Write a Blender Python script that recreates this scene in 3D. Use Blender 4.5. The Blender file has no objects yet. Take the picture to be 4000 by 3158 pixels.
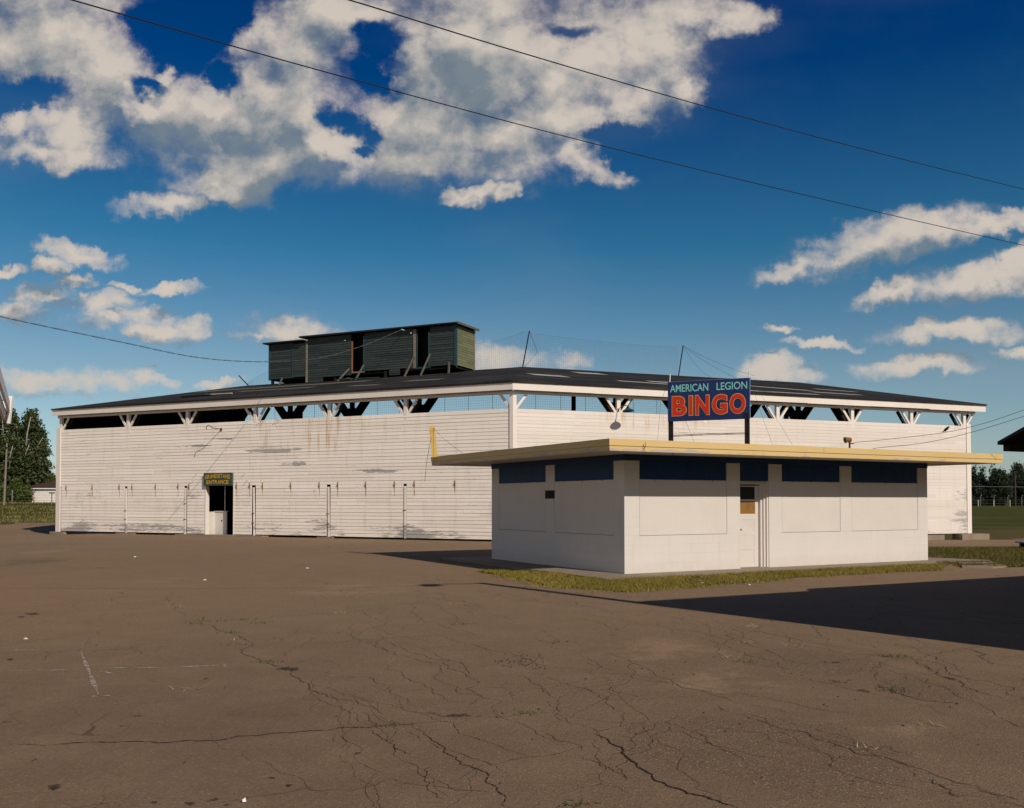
import bpy, math, random
import numpy as np
from mathutils import Vector, Matrix, noise as mnoise

random.seed(7); rng = np.random.default_rng(7)
S = bpy.context.scene
COL = S.collection
R = math.radians

# ------------------------------------------------------------------ camera
cam = bpy.data.objects.new("camera", bpy.data.cameras.new("camera"))
COL.objects.link(cam); S.camera = cam
cam.location = (0, 0, 1.58)
cam.rotation_euler = (R(90 + 1.392), 0, 0)
cam.data.sensor_fit = 'HORIZONTAL'; cam.data.sensor_width = 36
cam.data.lens = 36 * 3617.3 / 4000
cam.data.shift_y = 0.0736
cam.data.clip_start = 0.05; cam.data.clip_end = 9000

# ------------------------------------------------------------------ node helpers
def nd(nt, kind, props=None, ins=None):
    n = nt.nodes.new(kind)
    for k, v in (props or {}).items(): setattr(n, k, v)
    for k, v in (ins or {}).items():
        s = n.inputs[k]
        if isinstance(v, bpy.types.NodeSocket): nt.links.new(v, s)
        elif isinstance(v, bpy.types.Node): nt.links.new(v.outputs[0], s)
        else: s.default_value = v
    return n
def mth(nt, op, a, b=0.0, c=0.0, clamp=False):
    n = nd(nt, 'ShaderNodeMath', {'operation': op, 'use_clamp': clamp}, {0: a, 1: b, 2: c}); return n.outputs[0]
def mixc(nt, f, a, b, blend='MIX'):
    n = nd(nt, 'ShaderNodeMix', {'data_type': 'RGBA', 'blend_type': blend}, {0: f, 6: a, 7: b}); return n.outputs[2]
def sstep(nt, x, lo, hi):
    n = nd(nt, 'ShaderNodeMapRange', {'interpolation_type': 'SMOOTHSTEP'}, {0: x, 1: lo, 2: hi, 3: 0.0, 4: 1.0}); return n.outputs[0]
def noi(nt, vec, scale, detail=4, rough=0.55, dims='3D', dist=0.0):
    n = nd(nt, 'ShaderNodeTexNoise', {'noise_dimensions': dims}, {'Vector': vec, 'Scale': scale, 'Detail': detail, 'Roughness': rough, 'Distortion': dist}); return n.outputs[0]
def mapv(nt, vec, scale=(1, 1, 1), loc=(0, 0, 0), rot=(0, 0, 0), vt='POINT'):
    return nd(nt, 'ShaderNodeMapping', {'vector_type': vt}, {'Vector': vec, 'Location': loc, 'Rotation': rot, 'Scale': scale}).outputs[0]
def rgb(r, g, b): return (r, g, b, 1)

# ------------------------------------------------------------------ sun and sky
SUN_EL, SUN_AZ = 36.0, 143.5
sh = Vector((math.sin(R(SUN_AZ)), math.cos(R(SUN_AZ)), 0)) * math.cos(R(SUN_EL)) + Vector((0, 0, math.sin(R(SUN_EL))))
sun = bpy.data.objects.new("sun", bpy.data.lights.new("sun", 'SUN'))
COL.objects.link(sun)
sun.data.energy = 4.0; sun.data.angle = R(0.53); sun.data.color = (1.0, 0.885, 0.775)
sun.rotation_euler = sh.to_track_quat('Z', 'Y').to_euler()
sun.location = (20, -20, 40)

S.view_settings.view_transform = 'Standard'; S.view_settings.look = 'None'
S.view_settings.exposure = 0.0; S.view_settings.gamma = 1.0; S.view_settings.use_curve_mapping = False

W = bpy.data.worlds.new("World"); S.world = W; W.use_nodes = True
wt = W.node_tree; wt.nodes.clear()
SKY_STR = 0.1
sky = nd(wt, 'ShaderNodeTexSky', {'sky_type': 'NISHITA', 'sun_disc': False, 'sun_elevation': R(SUN_EL), 'sun_rotation': R(SUN_AZ),
        'altitude': 300.0, 'air_density': 1.0, 'dust_density': 0.6, 'ozone_density': 2.5})
gen = nd(wt, 'ShaderNodeTexCoord').outputs['Generated']
sep = nd(wt, 'ShaderNodeSeparateXYZ', ins={0: gen})
yy = mth(wt, 'MAXIMUM', sep.outputs[1], 0.06)
uu = mth(wt, 'DIVIDE', sep.outputs[0], yy); vv = mth(wt, 'DIVIDE', sep.outputs[2], yy)
uv = nd(wt, 'ShaderNodeCombineXYZ', ins={0: uu, 1: vv, 2: 0.0}).outputs[0]
# wind-torn cumulus: soft puffs at fixed compass directions, broken up by fractal noise
def dirpx(x, y):
    c, s = math.cos(.0243), math.sin(.0243); U = (1873.24 - y) / 3617.3
    Y = c - U * s; Z = s + U * c
    return ((x - 2000) / 3617.3) / Y, Z / Y
PUFFS = [(220,110,400,250,0),(60,150,260,170,0),(400,330,250,190,0),(300,490,210,120,.1),(180,470,120,70,0),(620,430,200,170,0),(860,470,330,240,0),(1130,400,240,230,0),
 (1290,560,170,160,0),(1050,620,300,100,0),(1130,210,200,190,0),(1290,90,220,150,0),(1400,60,160,90,0),(1600,450,230,260,0),(1660,250,230,200,0),(1900,230,400,300,0),(2260,230,400,270,0),
 (2540,200,200,220,.3),(1960,520,320,170,0),(1600,610,200,120,0),(2180,450,280,140,.2),(2480,380,200,110,.3),(2690,360,90,80,0),(2680,50,220,80,0),(2880,70,120,60,.2),
 (830,735,200,60,-.2),(960,700,150,60,0),(1850,765,110,36,.35),(1960,740,70,30,.5),(2280,640,170,50,-.35),(2230,590,120,60,0),(640,300,70,60,.5),(40,480,60,60,0),
 (310,1000,130,40,-.2),(230,1050,70,26,0),(190,1160,120,40,0),(60,1220,130,36,0),(310,1110,80,26,0),(690,1128,110,25,0),
 (500,1115,60,18,0),(420,1190,120,44,.2),(460,1252,220,46,0),(760,1285,90,42,0),(620,1315,140,36,0),(30,1065,90,22,0),
 (150,1492,250,50,0),(350,1488,160,46,-.2),(560,1482,140,28,-.2),(820,1492,80,22,0),(1120,1300,180,70,0),(1000,1322,110,30,0),
 (1930,1400,200,52,-.2),(2190,1402,120,42,0),(3450,945,360,82,.25),(3250,1010,230,60,.2),(3080,1050,150,40,.2),(3700,885,240,52,.05),
 (3480,1135,130,42,.3),(3800,1100,280,76,.1),(3990,1010,80,60,0),(3740,1300,240,46,0),(3970,1382,140,28,0),(3600,1432,220,40,0),
 (3070,1450,130,60,0),(3040,1285,50,20,0),(3900,870,180,36,0),(3240,1335,150,20,0),(150,590,300,60,-.1),(640,800,160,50,0)]
HOLES = [(700,170,150,150,.3),(590,90,80,90,0),(830,60,120,70,0),(560,330,110,30,-.3),(880,290,90,40,-.3),(1505,195,80,80,.3),(1465,300,60,60,.5),(1440,140,60,50,0),(1330,470,95,42,-.5),(1425,515,46,60,.3),(1395,580,45,30,0),(2230,120,130,34,0),(100,370,190,55,0),(2400,520,120,40,.3),(2470,620,80,60,0)]
def vadd(v, d): return nd(wt, 'ShaderNodeVectorMath', {'operation': 'ADD'}, {0: v, 1: d}).outputs[0]
lowf = sstep(wt, vv, .10, .34)
def field(v, octs):
    wp = nd(wt, 'ShaderNodeTexNoise', {'noise_dimensions': '2D'}, {'Vector': v, 'Scale': 10.0, 'Detail': 6, 'Roughness': .6}).outputs['Color']
    wv = nd(wt, 'ShaderNodeVectorMath', {'operation': 'MULTIPLY_ADD'}, {0: wp, 1: (.06, .045, 0), 2: vadd(v, (-.03, -.0225, 0))}).outputs[0]
    wp2 = nd(wt, 'ShaderNodeTexNoise', {'noise_dimensions': '2D'}, {'Vector': v, 'Scale': 42.0, 'Detail': 5, 'Roughness': .6}).outputs['Color']
    wv = nd(wt, 'ShaderNodeVectorMath', {'operation': 'MULTIPLY_ADD'}, {0: wp2, 1: (.030, .022, 0), 2: vadd(wv, (-.015, -.011, 0))}).outputs[0]
    def puff(x, y, rx, ry, rot, g=1.5):
        a, b = dirpx(x, y)
        m = mapv(wt, wv, scale=(rx * g / 3500, ry * g / 3500, 1), loc=(a, b, 0), rot=(0, 0, rot), vt='TEXTURE')
        return nd(wt, 'ShaderNodeTexGradient', {'gradient_type': 'SPHERICAL'}, {0: m}).outputs[1]
    f = None
    for p in PUFFS: f = puff(*p) if f is None else mth(wt, 'SMOOTH_MAX', f, puff(*p), 0.10)
    h = None
    for p in HOLES: h = puff(*p) if h is None else mth(wt, 'MAXIMUM', h, puff(*p))
    f = mth(wt, 'SUBTRACT', f, mth(wt, 'MULTIPLY', h, .72))
    n1 = noi(wt, v, 9.0, octs, .60, '2D'); n2 = noi(wt, mapv(wt, v, (1, 1.7, 1)), 34.0, octs - 3, .62, '2D')
    def bil(sc, dt): return mth(wt, 'SUBTRACT', .62, nd(wt, 'ShaderNodeTexVoronoi', {'voronoi_dimensions': '2D', 'normalize': True}, {'Vector': nd(wt, 'ShaderNodeVectorMath', {'operation': 'MULTIPLY_ADD'}, {0: wp, 1: (.03, .03, 0), 2: mapv(wt, v, (1, 1.3, 1))}).outputs[0], 'Scale': sc, 'Detail': dt, 'Roughness': .55, 'Lacunarity': 2.2}).outputs['Distance'])
    b1 = bil(17.0, 4.0)
    amp2 = mth(wt, 'SUBTRACT', 1.15, mth(wt, 'MULTIPLY', lowf, .75))
    t1 = mth(wt, 'ADD', f, mth(wt, 'ADD', mth(wt, 'MULTIPLY', mth(wt, 'SUBTRACT', n1, .5), 1.35), mth(wt, 'MULTIPLY', mth(wt, 'SUBTRACT', b1, .28), .95)))
    return f, t1, mth(wt, 'ADD', t1, mth(wt, 'MULTIPLY', mth(wt, 'SUBTRACT', n2, .5), amp2))
f, ta, tot = field(uv, 11)
f2, tb, _ = field(vadd(uv, (.010, .026, 0)), 6)
ta = nd(wt, 'ShaderNodeMath', {'operation': 'ADD'}, {0: ta, 1: 0.0}).outputs[0]
dens = mth(wt, 'MAXIMUM', mth(wt, 'MULTIPLY', sstep(wt, f, .10, .75), .30), mth(wt, 'MULTIPLY', mth(wt, 'POWER', sstep(wt, tot, -.06, mth(wt, 'SUBTRACT', 1.12, mth(wt, 'MULTIPLY', lowf, .16))), .8), sstep(wt, f, .06, .42)))
up_ = mth(wt, 'MULTIPLY', mth(wt, 'SUBTRACT', ta, tb), 1.4)
big = noi(wt, mapv(wt, uv, (1, 1.35, 1), loc=(.37, .12, 0)), 5.2, 4, .55, '2D')
lit = mth(wt, 'ADD', up_, mth(wt, 'MULTIPLY', mth(wt, 'SUBTRACT', big, .5), 2.4))
lit = mth(wt, 'ADD', lit, mth(wt, 'SUBTRACT', .57, mth(wt, 'MULTIPLY', sstep(wt, tot, .6, 1.2), .22)), clamp=True)
CB, CG = (.63, .56, .49), (.19, .235, .27)
ccol = mixc(wt, lit, rgb(*[v / SKY_STR for v in CG]), rgb(*[v / SKY_STR for v in CB]))
# thin, low clouds sit in more air: a little bluer
ccol = mixc(wt, sstep(wt, vv, .0, .22), mixc(wt, .30, ccol, rgb(3.2, 3.9, 4.6)), ccol)
el = nd(wt, 'ShaderNodeMath', {'operation': 'ARCSINE'}, {0: sep.outputs[2]}).outputs[0]
tint = nd(wt, 'ShaderNodeValToRGB', ins={0: mth(wt, 'DIVIDE', el, R(40))})
r_ = tint.color_ramp; r_.elements[0].position = 0.0; r_.elements[0].color = rgb(.72, .76, .82)
r_.elements[1].position = 1.0; r_.elements[1].color = rgb(.0, .16, .46)
for p_, c_ in ((.18, (.60, .69, .68)), (.38, (.15, .50, .61)), (.62, (.0, .22, .49)), (.8, (.0, .17, .46))):
    e = r_.elements.new(p_); e.color = rgb(*c_)
scol = mixc(wt, 1.0, sky.outputs[0], tint.outputs[0], 'MULTIPLY')
veil = mth(wt, 'MULTIPLY', sstep(wt, noi(wt, mapv(wt, uv, (1.6, 5, 1), rot=(0, 0, .15)), 1.0, 3, .5, '2D'), .45, .8), .14)
scol = mixc(wt, veil, scol, rgb(3.0, 3.3, 3.5))
fin = mixc(wt, mth(wt, 'MULTIPLY', dens, .97), scol, ccol)
# bright cloud belt added low behind the camera to fill the shaded walls
bk = mth(wt, 'MULTIPLY', sstep(wt, mth(wt, 'MULTIPLY', sep.outputs[1], -1.0), .0, .35), mth(wt, 'MULTIPLY', sstep(wt, sep.outputs[2], -.02, .05), sstep(wt, sep.outputs[2], .50, .30)))
bk = mth(wt, 'MULTIPLY', bk, sstep(wt, noi(wt, mapv(wt, gen, (3, 3, 7)), 1.3, 8, .6), .38, .52))
fin = mixc(wt, bk, fin, rgb(*[v / SKY_STR for v in (.80, .74, .67)]))
bg = nd(wt, 'ShaderNodeBackground', ins={0: fin, 1: SKY_STR})
wo = nd(wt, 'ShaderNodeOutputWorld', ins={0: bg.outputs[0]})
W.cycles.sampling_method = 'MANUAL'; W.cycles.sample_map_resolution = 512
S.cycles.max_bounces = 5; S.cycles.diffuse_bounces = 3; S.cycles.transparent_max_bounces = 8

# ------------------------------------------------------------------ mesh builder
class MB:
    def __init__(s): s.v = []; s.f = []; s.m = []; s.r = []
    def quadset(s, vs, fs, m=0, r=None):
        o = len(s.v); s.v += [tuple(v) for v in vs]; r = random.random() if r is None else r
        for f_ in fs: s.f.append(tuple(o + i for i in f_)); s.m.append(m); s.r.append(r)
    def hexa(s, p, m=0, r=None):   # p: 4 bottom ccw, 4 top ccw
        s.quadset(p, [(3,2,1,0),(4,5,6,7),(0,1,5,4),(1,2,6,5),(2,3,7,6),(3,0,4,7)], m, r)
    def box(s, x0, x1, y0, y1, z0, z1, m=0, r=None):
        x0, x1 = min(x0, x1), max(x0, x1); y0, y1 = min(y0, y1), max(y0, y1)
        s.hexa([(x0,y0,z0),(x1,y0,z0),(x1,y1,z0),(x0,y1,z0),(x0,y0,z1),(x1,y0,z1),(x1,y1,z1),(x0,y1,z1)], m, r)
    def beam(s, a, b, w, d, m=0, up=(0, 0, 1), r=None):
        a, b = Vector(a), Vector(b); t = (b - a).normalized(); up = Vector(up)
        if abs(t.dot(up)) > .98: up = Vector((0, 1, 0))
        x = t.cross(up).normalized(); y = x.cross(t).normalized(); x *= w / 2; y *= d / 2
        s.hexa([a-x-y, a+x-y, a+x+y, a-x+y, b-x-y, b+x-y, b+x+y, b-x+y], m, r)
    def tube(s, pts, rad, n=6, m=0, caps=True):
        pts = [Vector(p) for p in pts]; o = len(s.v); k = len(pts)
        rad = rad if isinstance(rad, (list, tuple)) else [rad] * k
        for i, p in enumerate(pts):
            t = (pts[min(i+1, k-1)] - pts[max(i-1, 0)]).normalized()
            up = Vector((0, 0, 1)) if abs(t.z) < .95 else Vector((1, 0, 0))
            x = t.cross(up).normalized(); y = x.cross(t)
            for j in range(n):
                a = 2 * math.pi * j / n; s.v.append(tuple(p + (x * math.cos(a) + y * math.sin(a)) * rad[i]))
        for i in range(k - 1):
            for j in range(n):
                s.f.append((o+i*n+j, o+i*n+(j+1) % n, o+(i+1)*n+(j+1) % n, o+(i+1)*n+j)); s.m.append(m); s.r.append(.5)
        if caps:
            s.f.append(tuple(o + j for j in reversed(range(n)))); s.f.append(tuple(o + (k-1)*n + j for j in range(n))); s.m += [m, m]; s.r += [.5, .5]
    def prism(s, poly, z0, z1, m=0):
        n = len(poly); a = sum(poly[i][0]*poly[(i+1) % n][1]-poly[(i+1) % n][0]*poly[i][1] for i in range(n))
        if a < 0: poly = poly[::-1]
        vs = [(x, y, z0) for x, y in poly] + [(x, y, z1) for x, y in poly]
        s.quadset(vs, [tuple(reversed(range(n))), tuple(range(n, 2*n))] + [(i, (i+1) % n, n+(i+1) % n, n+i) for i in range(n)], m)
    def build(s, name, mats, parent=None, loc=(0, 0, 0), rz=0, smooth=False):
        me = bpy.data.meshes.new(name); me.from_pydata(s.v, [], s.f)
        for mm in (mats if isinstance(mats, (list, tuple)) else [mats]): me.materials.append(mm)
        me.polygons.foreach_set('material_index', s.m)
        a = me.attributes.new('rnd', 'FLOAT', 'FACE'); a.data.foreach_set('value', s.r)
        if smooth: me.polygons.foreach_set('use_smooth', [True] * len(s.f))
        me.update()
        o = bpy.data.objects.new(name, me); COL.objects.link(o)
        o.location = loc; o.rotation_euler = (0, 0, rz)
        if parent: o.parent = parent
        return o
def empty(name, loc=(0, 0, 0), rz=0):
    o = bpy.data.objects.new(name, None); COL.objects.link(o); o.location = loc; o.rotation_euler = (0, 0, rz); o.empty_display_size = .3; return o
def tag(o, label, cat, group=None):
    o['label'] = label; o['category'] = cat
    if group: o['group'] = group
    return o
def struct(o): o['kind'] = 'structure'; return o
def stuff(o, label, cat): o['kind'] = 'stuff'; o['label'] = label; o['category'] = cat; return o

# ------------------------------------------------------------------ materials
def M(name, color=(.5, .5, .5), rough=.8, fn=None, spec=.3, metal=0.0):
    m = bpy.data.materials.new(name); m.use_nodes = True; nt = m.node_tree
    b = nt.nodes['Principled BSDF']; b.inputs['Base Color'].default_value = rgb(*color)
    b.inputs['Roughness'].default_value = rough; b.inputs['Specular IOR Level'].default_value = spec; b.inputs['Metallic'].default_value = metal
    oc = nd(nt, 'ShaderNodeTexCoord').outputs['Object']
    if fn: fn(nt, b, oc)
    return m
def setc(nt, b, c): nt.links.new(c, b.inputs['Base Color'])
def bump(nt, b, h, strength=.3, dist=.01):
    n = nd(nt, 'ShaderNodeBump', ins={'Height': h, 'Strength': strength, 'Distance': dist}); nt.links.new(n.outputs[0], b.inputs['Normal'])
def grime(c, amt=.25, scale=1.5, c2=None, bumpy=.15, bscale=30):
    def fn(nt, b, oc):
        n = noi(nt, oc, scale, 8, .65); n2 = noi(nt, oc, scale * 9, 4, .6)
        k = mth(nt, 'MULTIPLY', mth(nt, 'ADD', sstep(nt, n, .35, .75), mth(nt, 'MULTIPLY', n2, .5)), amt)
        setc(nt, b, mixc(nt, k, rgb(*c), rgb(*(c2 or [v * .45 for v in c]))))
        bump(nt, b, noi(nt, oc, bscale, 4, .6), bumpy, .01)
    return fn
PAINT = (.745, .69, .615)
# peeling white clapboard: grey bare wood shows where the paint has flaked, rust and mildew run down from the top
def clap(spots, rust, lowpeel, P=PAINT):
    def fn(nt, b, oc):
        rn = nd(nt, 'ShaderNodeAttribute', {'attribute_name': 'rnd'}).outputs['Fac']
        off = nd(nt, 'ShaderNodeCombineXYZ', ins={0: mth(nt, 'MULTIPLY', rn, 37.0), 1: 0.0, 2: mth(nt, 'MULTIPLY', rn, 91.0)}).outputs[0]
        pv = nd(nt, 'ShaderNodeVectorMath', {'operation': 'ADD'}, {0: mapv(nt, oc, (1.2, 1, 14)), 1: off}).outputs[0]
        fl = noi(nt, pv, 1.9, 10, .72)
        zone = noi(nt, mapv(nt, oc, (.35, .35, .9)), 1.0, 3, .5)
        z = nd(nt, 'ShaderNodeSeparateXYZ', ins={0: oc}).outputs[2]
        w = mth(nt, 'MULTIPLY', sstep(nt, zone, .42, .72), .46)
        w = mth(nt, 'ADD', w, mth(nt, 'MULTIPLY', sstep(nt, z, .85, .05), lowpeel))
        w = mth(nt, 'ADD', w, mth(nt, 'MULTIPLY', sstep(nt, rn, .86, 1.0), .16))
        for sx, sz, rx, rz in spots:
            g = nd(nt, 'ShaderNodeTexGradient', {'gradient_type': 'SPHERICAL'}, {0: mapv(nt, oc, (rx, 1.0, rz), (sx, 0, sz), vt='TEXTURE')}).outputs[1]
            w = mth(nt, 'ADD', w, mth(nt, 'MULTIPLY', sstep(nt, g, 0, .6), mth(nt, 'ADD', .10, mth(nt, 'MULTIPLY', rn, .42))))
        th = mth(nt, 'SUBTRACT', .80, mth(nt, 'MULTIPLY', w, .55))
        peel = sstep(nt, mth(nt, 'SUBTRACT', fl, th), -.015, .045)
        tone = mixc(nt, rn, rgb(P[0]*.90, P[1]*.885, P[2]*.86), rgb(*P))
        mild = noi(nt, mapv(nt, oc, (2.5, 1, .35)), 1.3, 6, .6)
        tone = mixc(nt, mth(nt, 'MULTIPLY', sstep(nt, mild, .50, .80), .45), tone, rgb(.50, .46, .36))
        if rust:
            st = noi(nt, mapv(nt, oc, (3.2, 1, .22)), 1.5, 6, .6)
            g = nd(nt, 'ShaderNodeTexGradient', {'gradient_type': 'SPHERICAL'}, {0: mapv(nt, oc, (rust[2], 1.0, rust[3]), (rust[0], 0, rust[1]), vt='TEXTURE')}).outputs[1]
            k = mth(nt, 'MULTIPLY', mth(nt, 'MULTIPLY', sstep(nt, st, .50, .70), sstep(nt, g, 0, .5)), .8)
            tone = mixc(nt, k, tone, rgb(.50, .30, .10))
        wood = mixc(nt, noi(nt, mapv(nt, oc, (2, 1, 40)), 2.0, 4), rgb(.20, .19, .18), rgb(.38, .36, .33))
        setc(nt, b, mixc(nt, mth(nt, 'MULTIPLY', peel, .85), tone, wood))
        bump(nt, b, mth(nt, 'ADD', noi(nt, mapv(nt, oc, (1.5, 1, 30)), 3.0, 5), mth(nt, 'MULTIPLY', peel, -.6)), .25, .004)
    return fn
m_clapL = M('white clapboard left', PAINT, .75, clap([(17.0,4.22,2.0,.10),(14.3,4.55,1.6,.16),(11.6,3.95,2.2,.2),(10.9,3.25,1.5,.18),(11.8,3.6,.9,.35),(16.6,1.9,.9,.45),(13.6,1.8,.9,.6),(19,5.0,2.5,.15),(20,.35,5,.3),(13,.5,3,.3),(6.5,2.9,2,.12),(23,2.6,3,.25)], (10.2, 4.8, 4.2, 1.6), .40, (.86, .795, .705)), .25)  # base paint lightened past the right wall's to offset the grazing sun
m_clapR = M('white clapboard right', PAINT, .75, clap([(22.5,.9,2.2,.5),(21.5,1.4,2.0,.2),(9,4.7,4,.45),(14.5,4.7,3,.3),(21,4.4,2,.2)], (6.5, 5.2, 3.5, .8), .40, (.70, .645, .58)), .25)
m_trim = M('white trim paint', PAINT, .7, grime(PAINT, .16, 1.2, (.46, .42, .34)), .3)
m_fasc = M('white fascia paint', PAINT, .7, grime(PAINT, .20, .9, (.46, .40, .28)), .3)
m_dark = M('shade-dark timber', (.022, .019, .016), .9, grime((.022, .019, .016), .4, 2))  # near-black colour stands in for the shade under the roofs
m_black = M('black boards and interior shade', (.012, .011, .010), .95, grime((.012, .011, .010), .3, 2))  # black base colour carries the shade of the unlit interiors
def rooffn(nt, b, oc):
    n = noi(nt, mapv(nt, oc, (.22, .16, 1), rot=(0, 0, .5)), 1.6, 7, .66); n2 = noi(nt, oc, 60, 3)
    c = mixc(nt, sstep(nt, n, .44, .68), rgb(.0125, .0112, .0085), rgb(.052, .048, .039))
    setc(nt, b, mixc(nt, n2, c, rgb(.013, .012, .011))); bump(nt, b, n2, .5, .01)
m_roof = M('black roll roofing', (.02, .02, .018), .85, rooffn, .25)
m_patch = M('bare roof board', (.42, .40, .33), .8, grime((.42, .40, .33), .4, 3))
m_olivestrip = M('faded roof strip', (.16, .15, .10), .85, grime((.16, .15, .10), .4, 3))
def greenfn(c0, c1):
    def fn(nt, b, oc):
        rn = nd(nt, 'ShaderNodeAttribute', {'attribute_name': 'rnd'}).outputs['Fac']
        n = noi(nt, mapv(nt, oc, (1.5, 1.5, 12)), 2.0, 7, .65)
        c = mixc(nt, rn, rgb(*c0), rgb(*c1))
        setc(nt, b, mixc(nt, mth(nt, 'MULTIPLY', sstep(nt, n, .52, .8), .5), c, rgb(.11, .12, .105))); bump(nt, b, n, .2, .004)
    return fn
m_green = M('weathered dark green paint', (.02, .05, .045), .6, greenfn((.017, .029, .027), (.037, .050, .046)), .3)
m_greentrim = M('blue green trim', (.03, .085, .085), .6, grime((.022, .060, .062), .4, 3), .3)
m_olive = M('pale olive boards', (.14, .16, .08), .7, greenfn((.105, .115, .060), (.155, .16, .088)), .3)  # end wall boards, lighter and yellower than the front ones
m_wood = M('bare grey timber', (.26, .22, .17), .85, grime((.24, .20, .155), .5, 4))
m_brownwood = M('raw brown timber', (.24, .10, .04), .85, grime((.24, .10, .04), .4, 4))
BPAINT = (.62, .585, .535)
def blockfn(nt, b, oc):
    g = nd(nt, 'ShaderNodeNewGeometry').outputs['Normal']
    s3 = nd(nt, 'ShaderNodeSeparateXYZ', ins={0: oc})
    run = mth(nt, 'ADD', s3.outputs[0], s3.outputs[1])
    v = nd(nt, 'ShaderNodeCombineXYZ', ins={0: run, 1: mth(nt, 'SUBTRACT', s3.outputs[2], .04), 2: 0.0}).outputs[0]
    br = nd(nt, 'ShaderNodeTexBrick', {'offset': .5}, {'Vector': v, 'Scale': 1.0, 'Mortar Size': .0045, 'Mortar Smooth': .6, 'Brick Width': .405, 'Row Height': .2025, 'Bias': 0.0,
            'Color1': rgb(1, 1, 1), 'Color2': rgb(.96, .96, .96), 'Mortar': rgb(.72, .72, .72)})
    n = noi(nt, oc, 1.6, 7, .62); dirt = sstep(nt, s3.outputs[2], .38, .02)
    c = mixc(nt, mth(nt, 'MULTIPLY', sstep(nt, n, .45, .8), .14), rgb(*BPAINT), rgb(.46, .42, .37))
    c = mixc(nt, mth(nt, 'MULTIPLY', mth(nt, 'MULTIPLY', dirt, noi(nt, oc, 5, 6, .7)), .40), c, rgb(.36, .31, .25))
    run_ = noi(nt, mapv(nt, oc, (5, 5, .45)), 1.4, 6, .65)
    c = mixc(nt, mth(nt, 'MULTIPLY', sstep(nt, run_, .52, .80), .22), c, rgb(.42, .37, .31))
    chip = sstep(nt, noi(nt, oc, 9, 8, .75), .70, .73)
    c = mixc(nt, mth(nt, 'MULTIPLY', chip, .5), c, rgb(.36, .33, .29))
    hid = sstep(nt, noi(nt, oc, .9, 3), .35, .62)
    mort = mixc(nt, mth(nt, 'ADD', .08, mth(nt, 'MULTIPLY', hid, .5)), rgb(1, 1, 1), br.outputs[0])
    setc(nt, b, mixc(nt, 1.0, c, mort, 'MULTIPLY'))
    bump(nt, b, mth(nt, 'ADD', mth(nt, 'MULTIPLY', br.outputs[1], -.22), mth(nt, 'MULTIPLY', noi(nt, oc, 70, 4, .7), .5)), .35, .006)
m_block = M('painted concrete block', PAINT, .8, blockfn, .25)
m_shut = M('painted plywood shutter', PAINT, .7, grime((.625, .585, .53), .20, 1.3, (.46, .41, .34), .06, 50), .3)
m_gap = M('dark joint', (.03, .027, .024), .9)
m_yel = None
def yelfn(nt, b, oc):
    n = noi(nt, mapv(nt, oc, (1, 1, 2.4)), 1.8, 9, .66); z = nd(nt, 'ShaderNodeSeparateXYZ', ins={0: oc}).outputs[2]
    x = nd(nt, 'ShaderNodeSeparateXYZ', ins={0: oc}).outputs[0]
    lowe = mth(nt, 'MULTIPLY', sstep(nt, z, 2.68, 2.60), .14)
    east = mth(nt, 'MULTIPLY', sstep(nt, x, 3.4, .4), .07)
    pk = sstep(nt, mth(nt, 'ADD', n, mth(nt, 'ADD', lowe, east)), .66, .70)
    c = mixc(nt, noi(nt, oc, .7, 4), rgb(.66, .50, .24), rgb(.58, .41, .15))
    under = mixc(nt, sstep(nt, z, 2.70, 2.66), rgb(.60, .50, .30), rgb(.44, .37, .33))
    setc(nt, b, mixc(nt, pk, c, under)); bump(nt, b, mth(nt, 'MULTIPLY', pk, -1.0), .3, .003)
m_yel = M('flaking yellow paint', (.7, .5, .16), .6, yelfn, .3)
m_yel2 = M('yellow painted timber', (.62, .43, .12), .6, grime((.62, .43, .12), .25, 5, (.35, .24, .10)))
m_soff = M('cream soffit', (.62, .56, .46), .8, grime((.62, .56, .46), .15, 1.5))
def bluefn(nt, b, oc):
    n = noi(nt, oc, 3, 6); setc(nt, b, mixc(nt, n, rgb(.001, .026, .090), rgb(.003, .040, .125)))
    bump(nt, b, noi(nt, mapv(nt, oc, (20, 20, 1)), 1.0, 3), .2, .004)
m_blue = M('navy blue board', (.008, .035, .10), .6, bluefn, .35)
m_navy = M('navy sign paint', (.006, .017, .085), .5, grime((.004, .016, .090), .3, 2, (.010, .034, .14), .05), .4)
m_edge = M('pale blue sign edge', (.22, .34, .52), .6, grime((.22, .34, .52), .5, 8, (.04, .08, .2)))
m_red = M('red lettering', (.56, .030, .008), .5, grime((.56, .026, .004), .2, 6, (.36, .018, .003), .02), .4)
m_gold = M('gold outline', (.66, .34, .07), .5, None, .4)
m_mint = M('mint lettering', (.20, .56, .50), .5, grime((.20, .56, .50), .2, 8, (.14, .42, .40), .02), .4)
m_sgreen = M('green sign board', (.030, .062, .050), .6, grime((.030, .062, .050), .3, 5, (.05, .085, .07)), .35)
m_syel = M('yellow sign lettering', (.62, .36, .035), .6, grime((.62, .36, .035), .3, 14, (.4, .2, .02)))
m_letsh = M('black lettering shadow', (.008, .009, .008), .7)
m_iron = M('black angle iron', (.012, .012, .012), .55, grime((.012, .012, .012), .3, 10, (.05, .02, .01)), .4, .3)
m_wire = M('black cable', (.012, .012, .013), .6)
m_greycable = M('twisted grey cable', (.10, .10, .10), .6)
m_net = M('dark net twine', (.05, .06, .07), .8)
m_rust = M('rusty steel', (.24, .11, .035), .8, grime((.26, .12, .04), .5, 20, (.08, .04, .018)))
m_white = M('white enamel', (.75, .73, .70), .5)
m_conc = M('concrete', (.27, .215, .16), .9, grime((.27, .215, .16), .45, 2.0, (.14, .11, .08), .4, 40))
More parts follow.
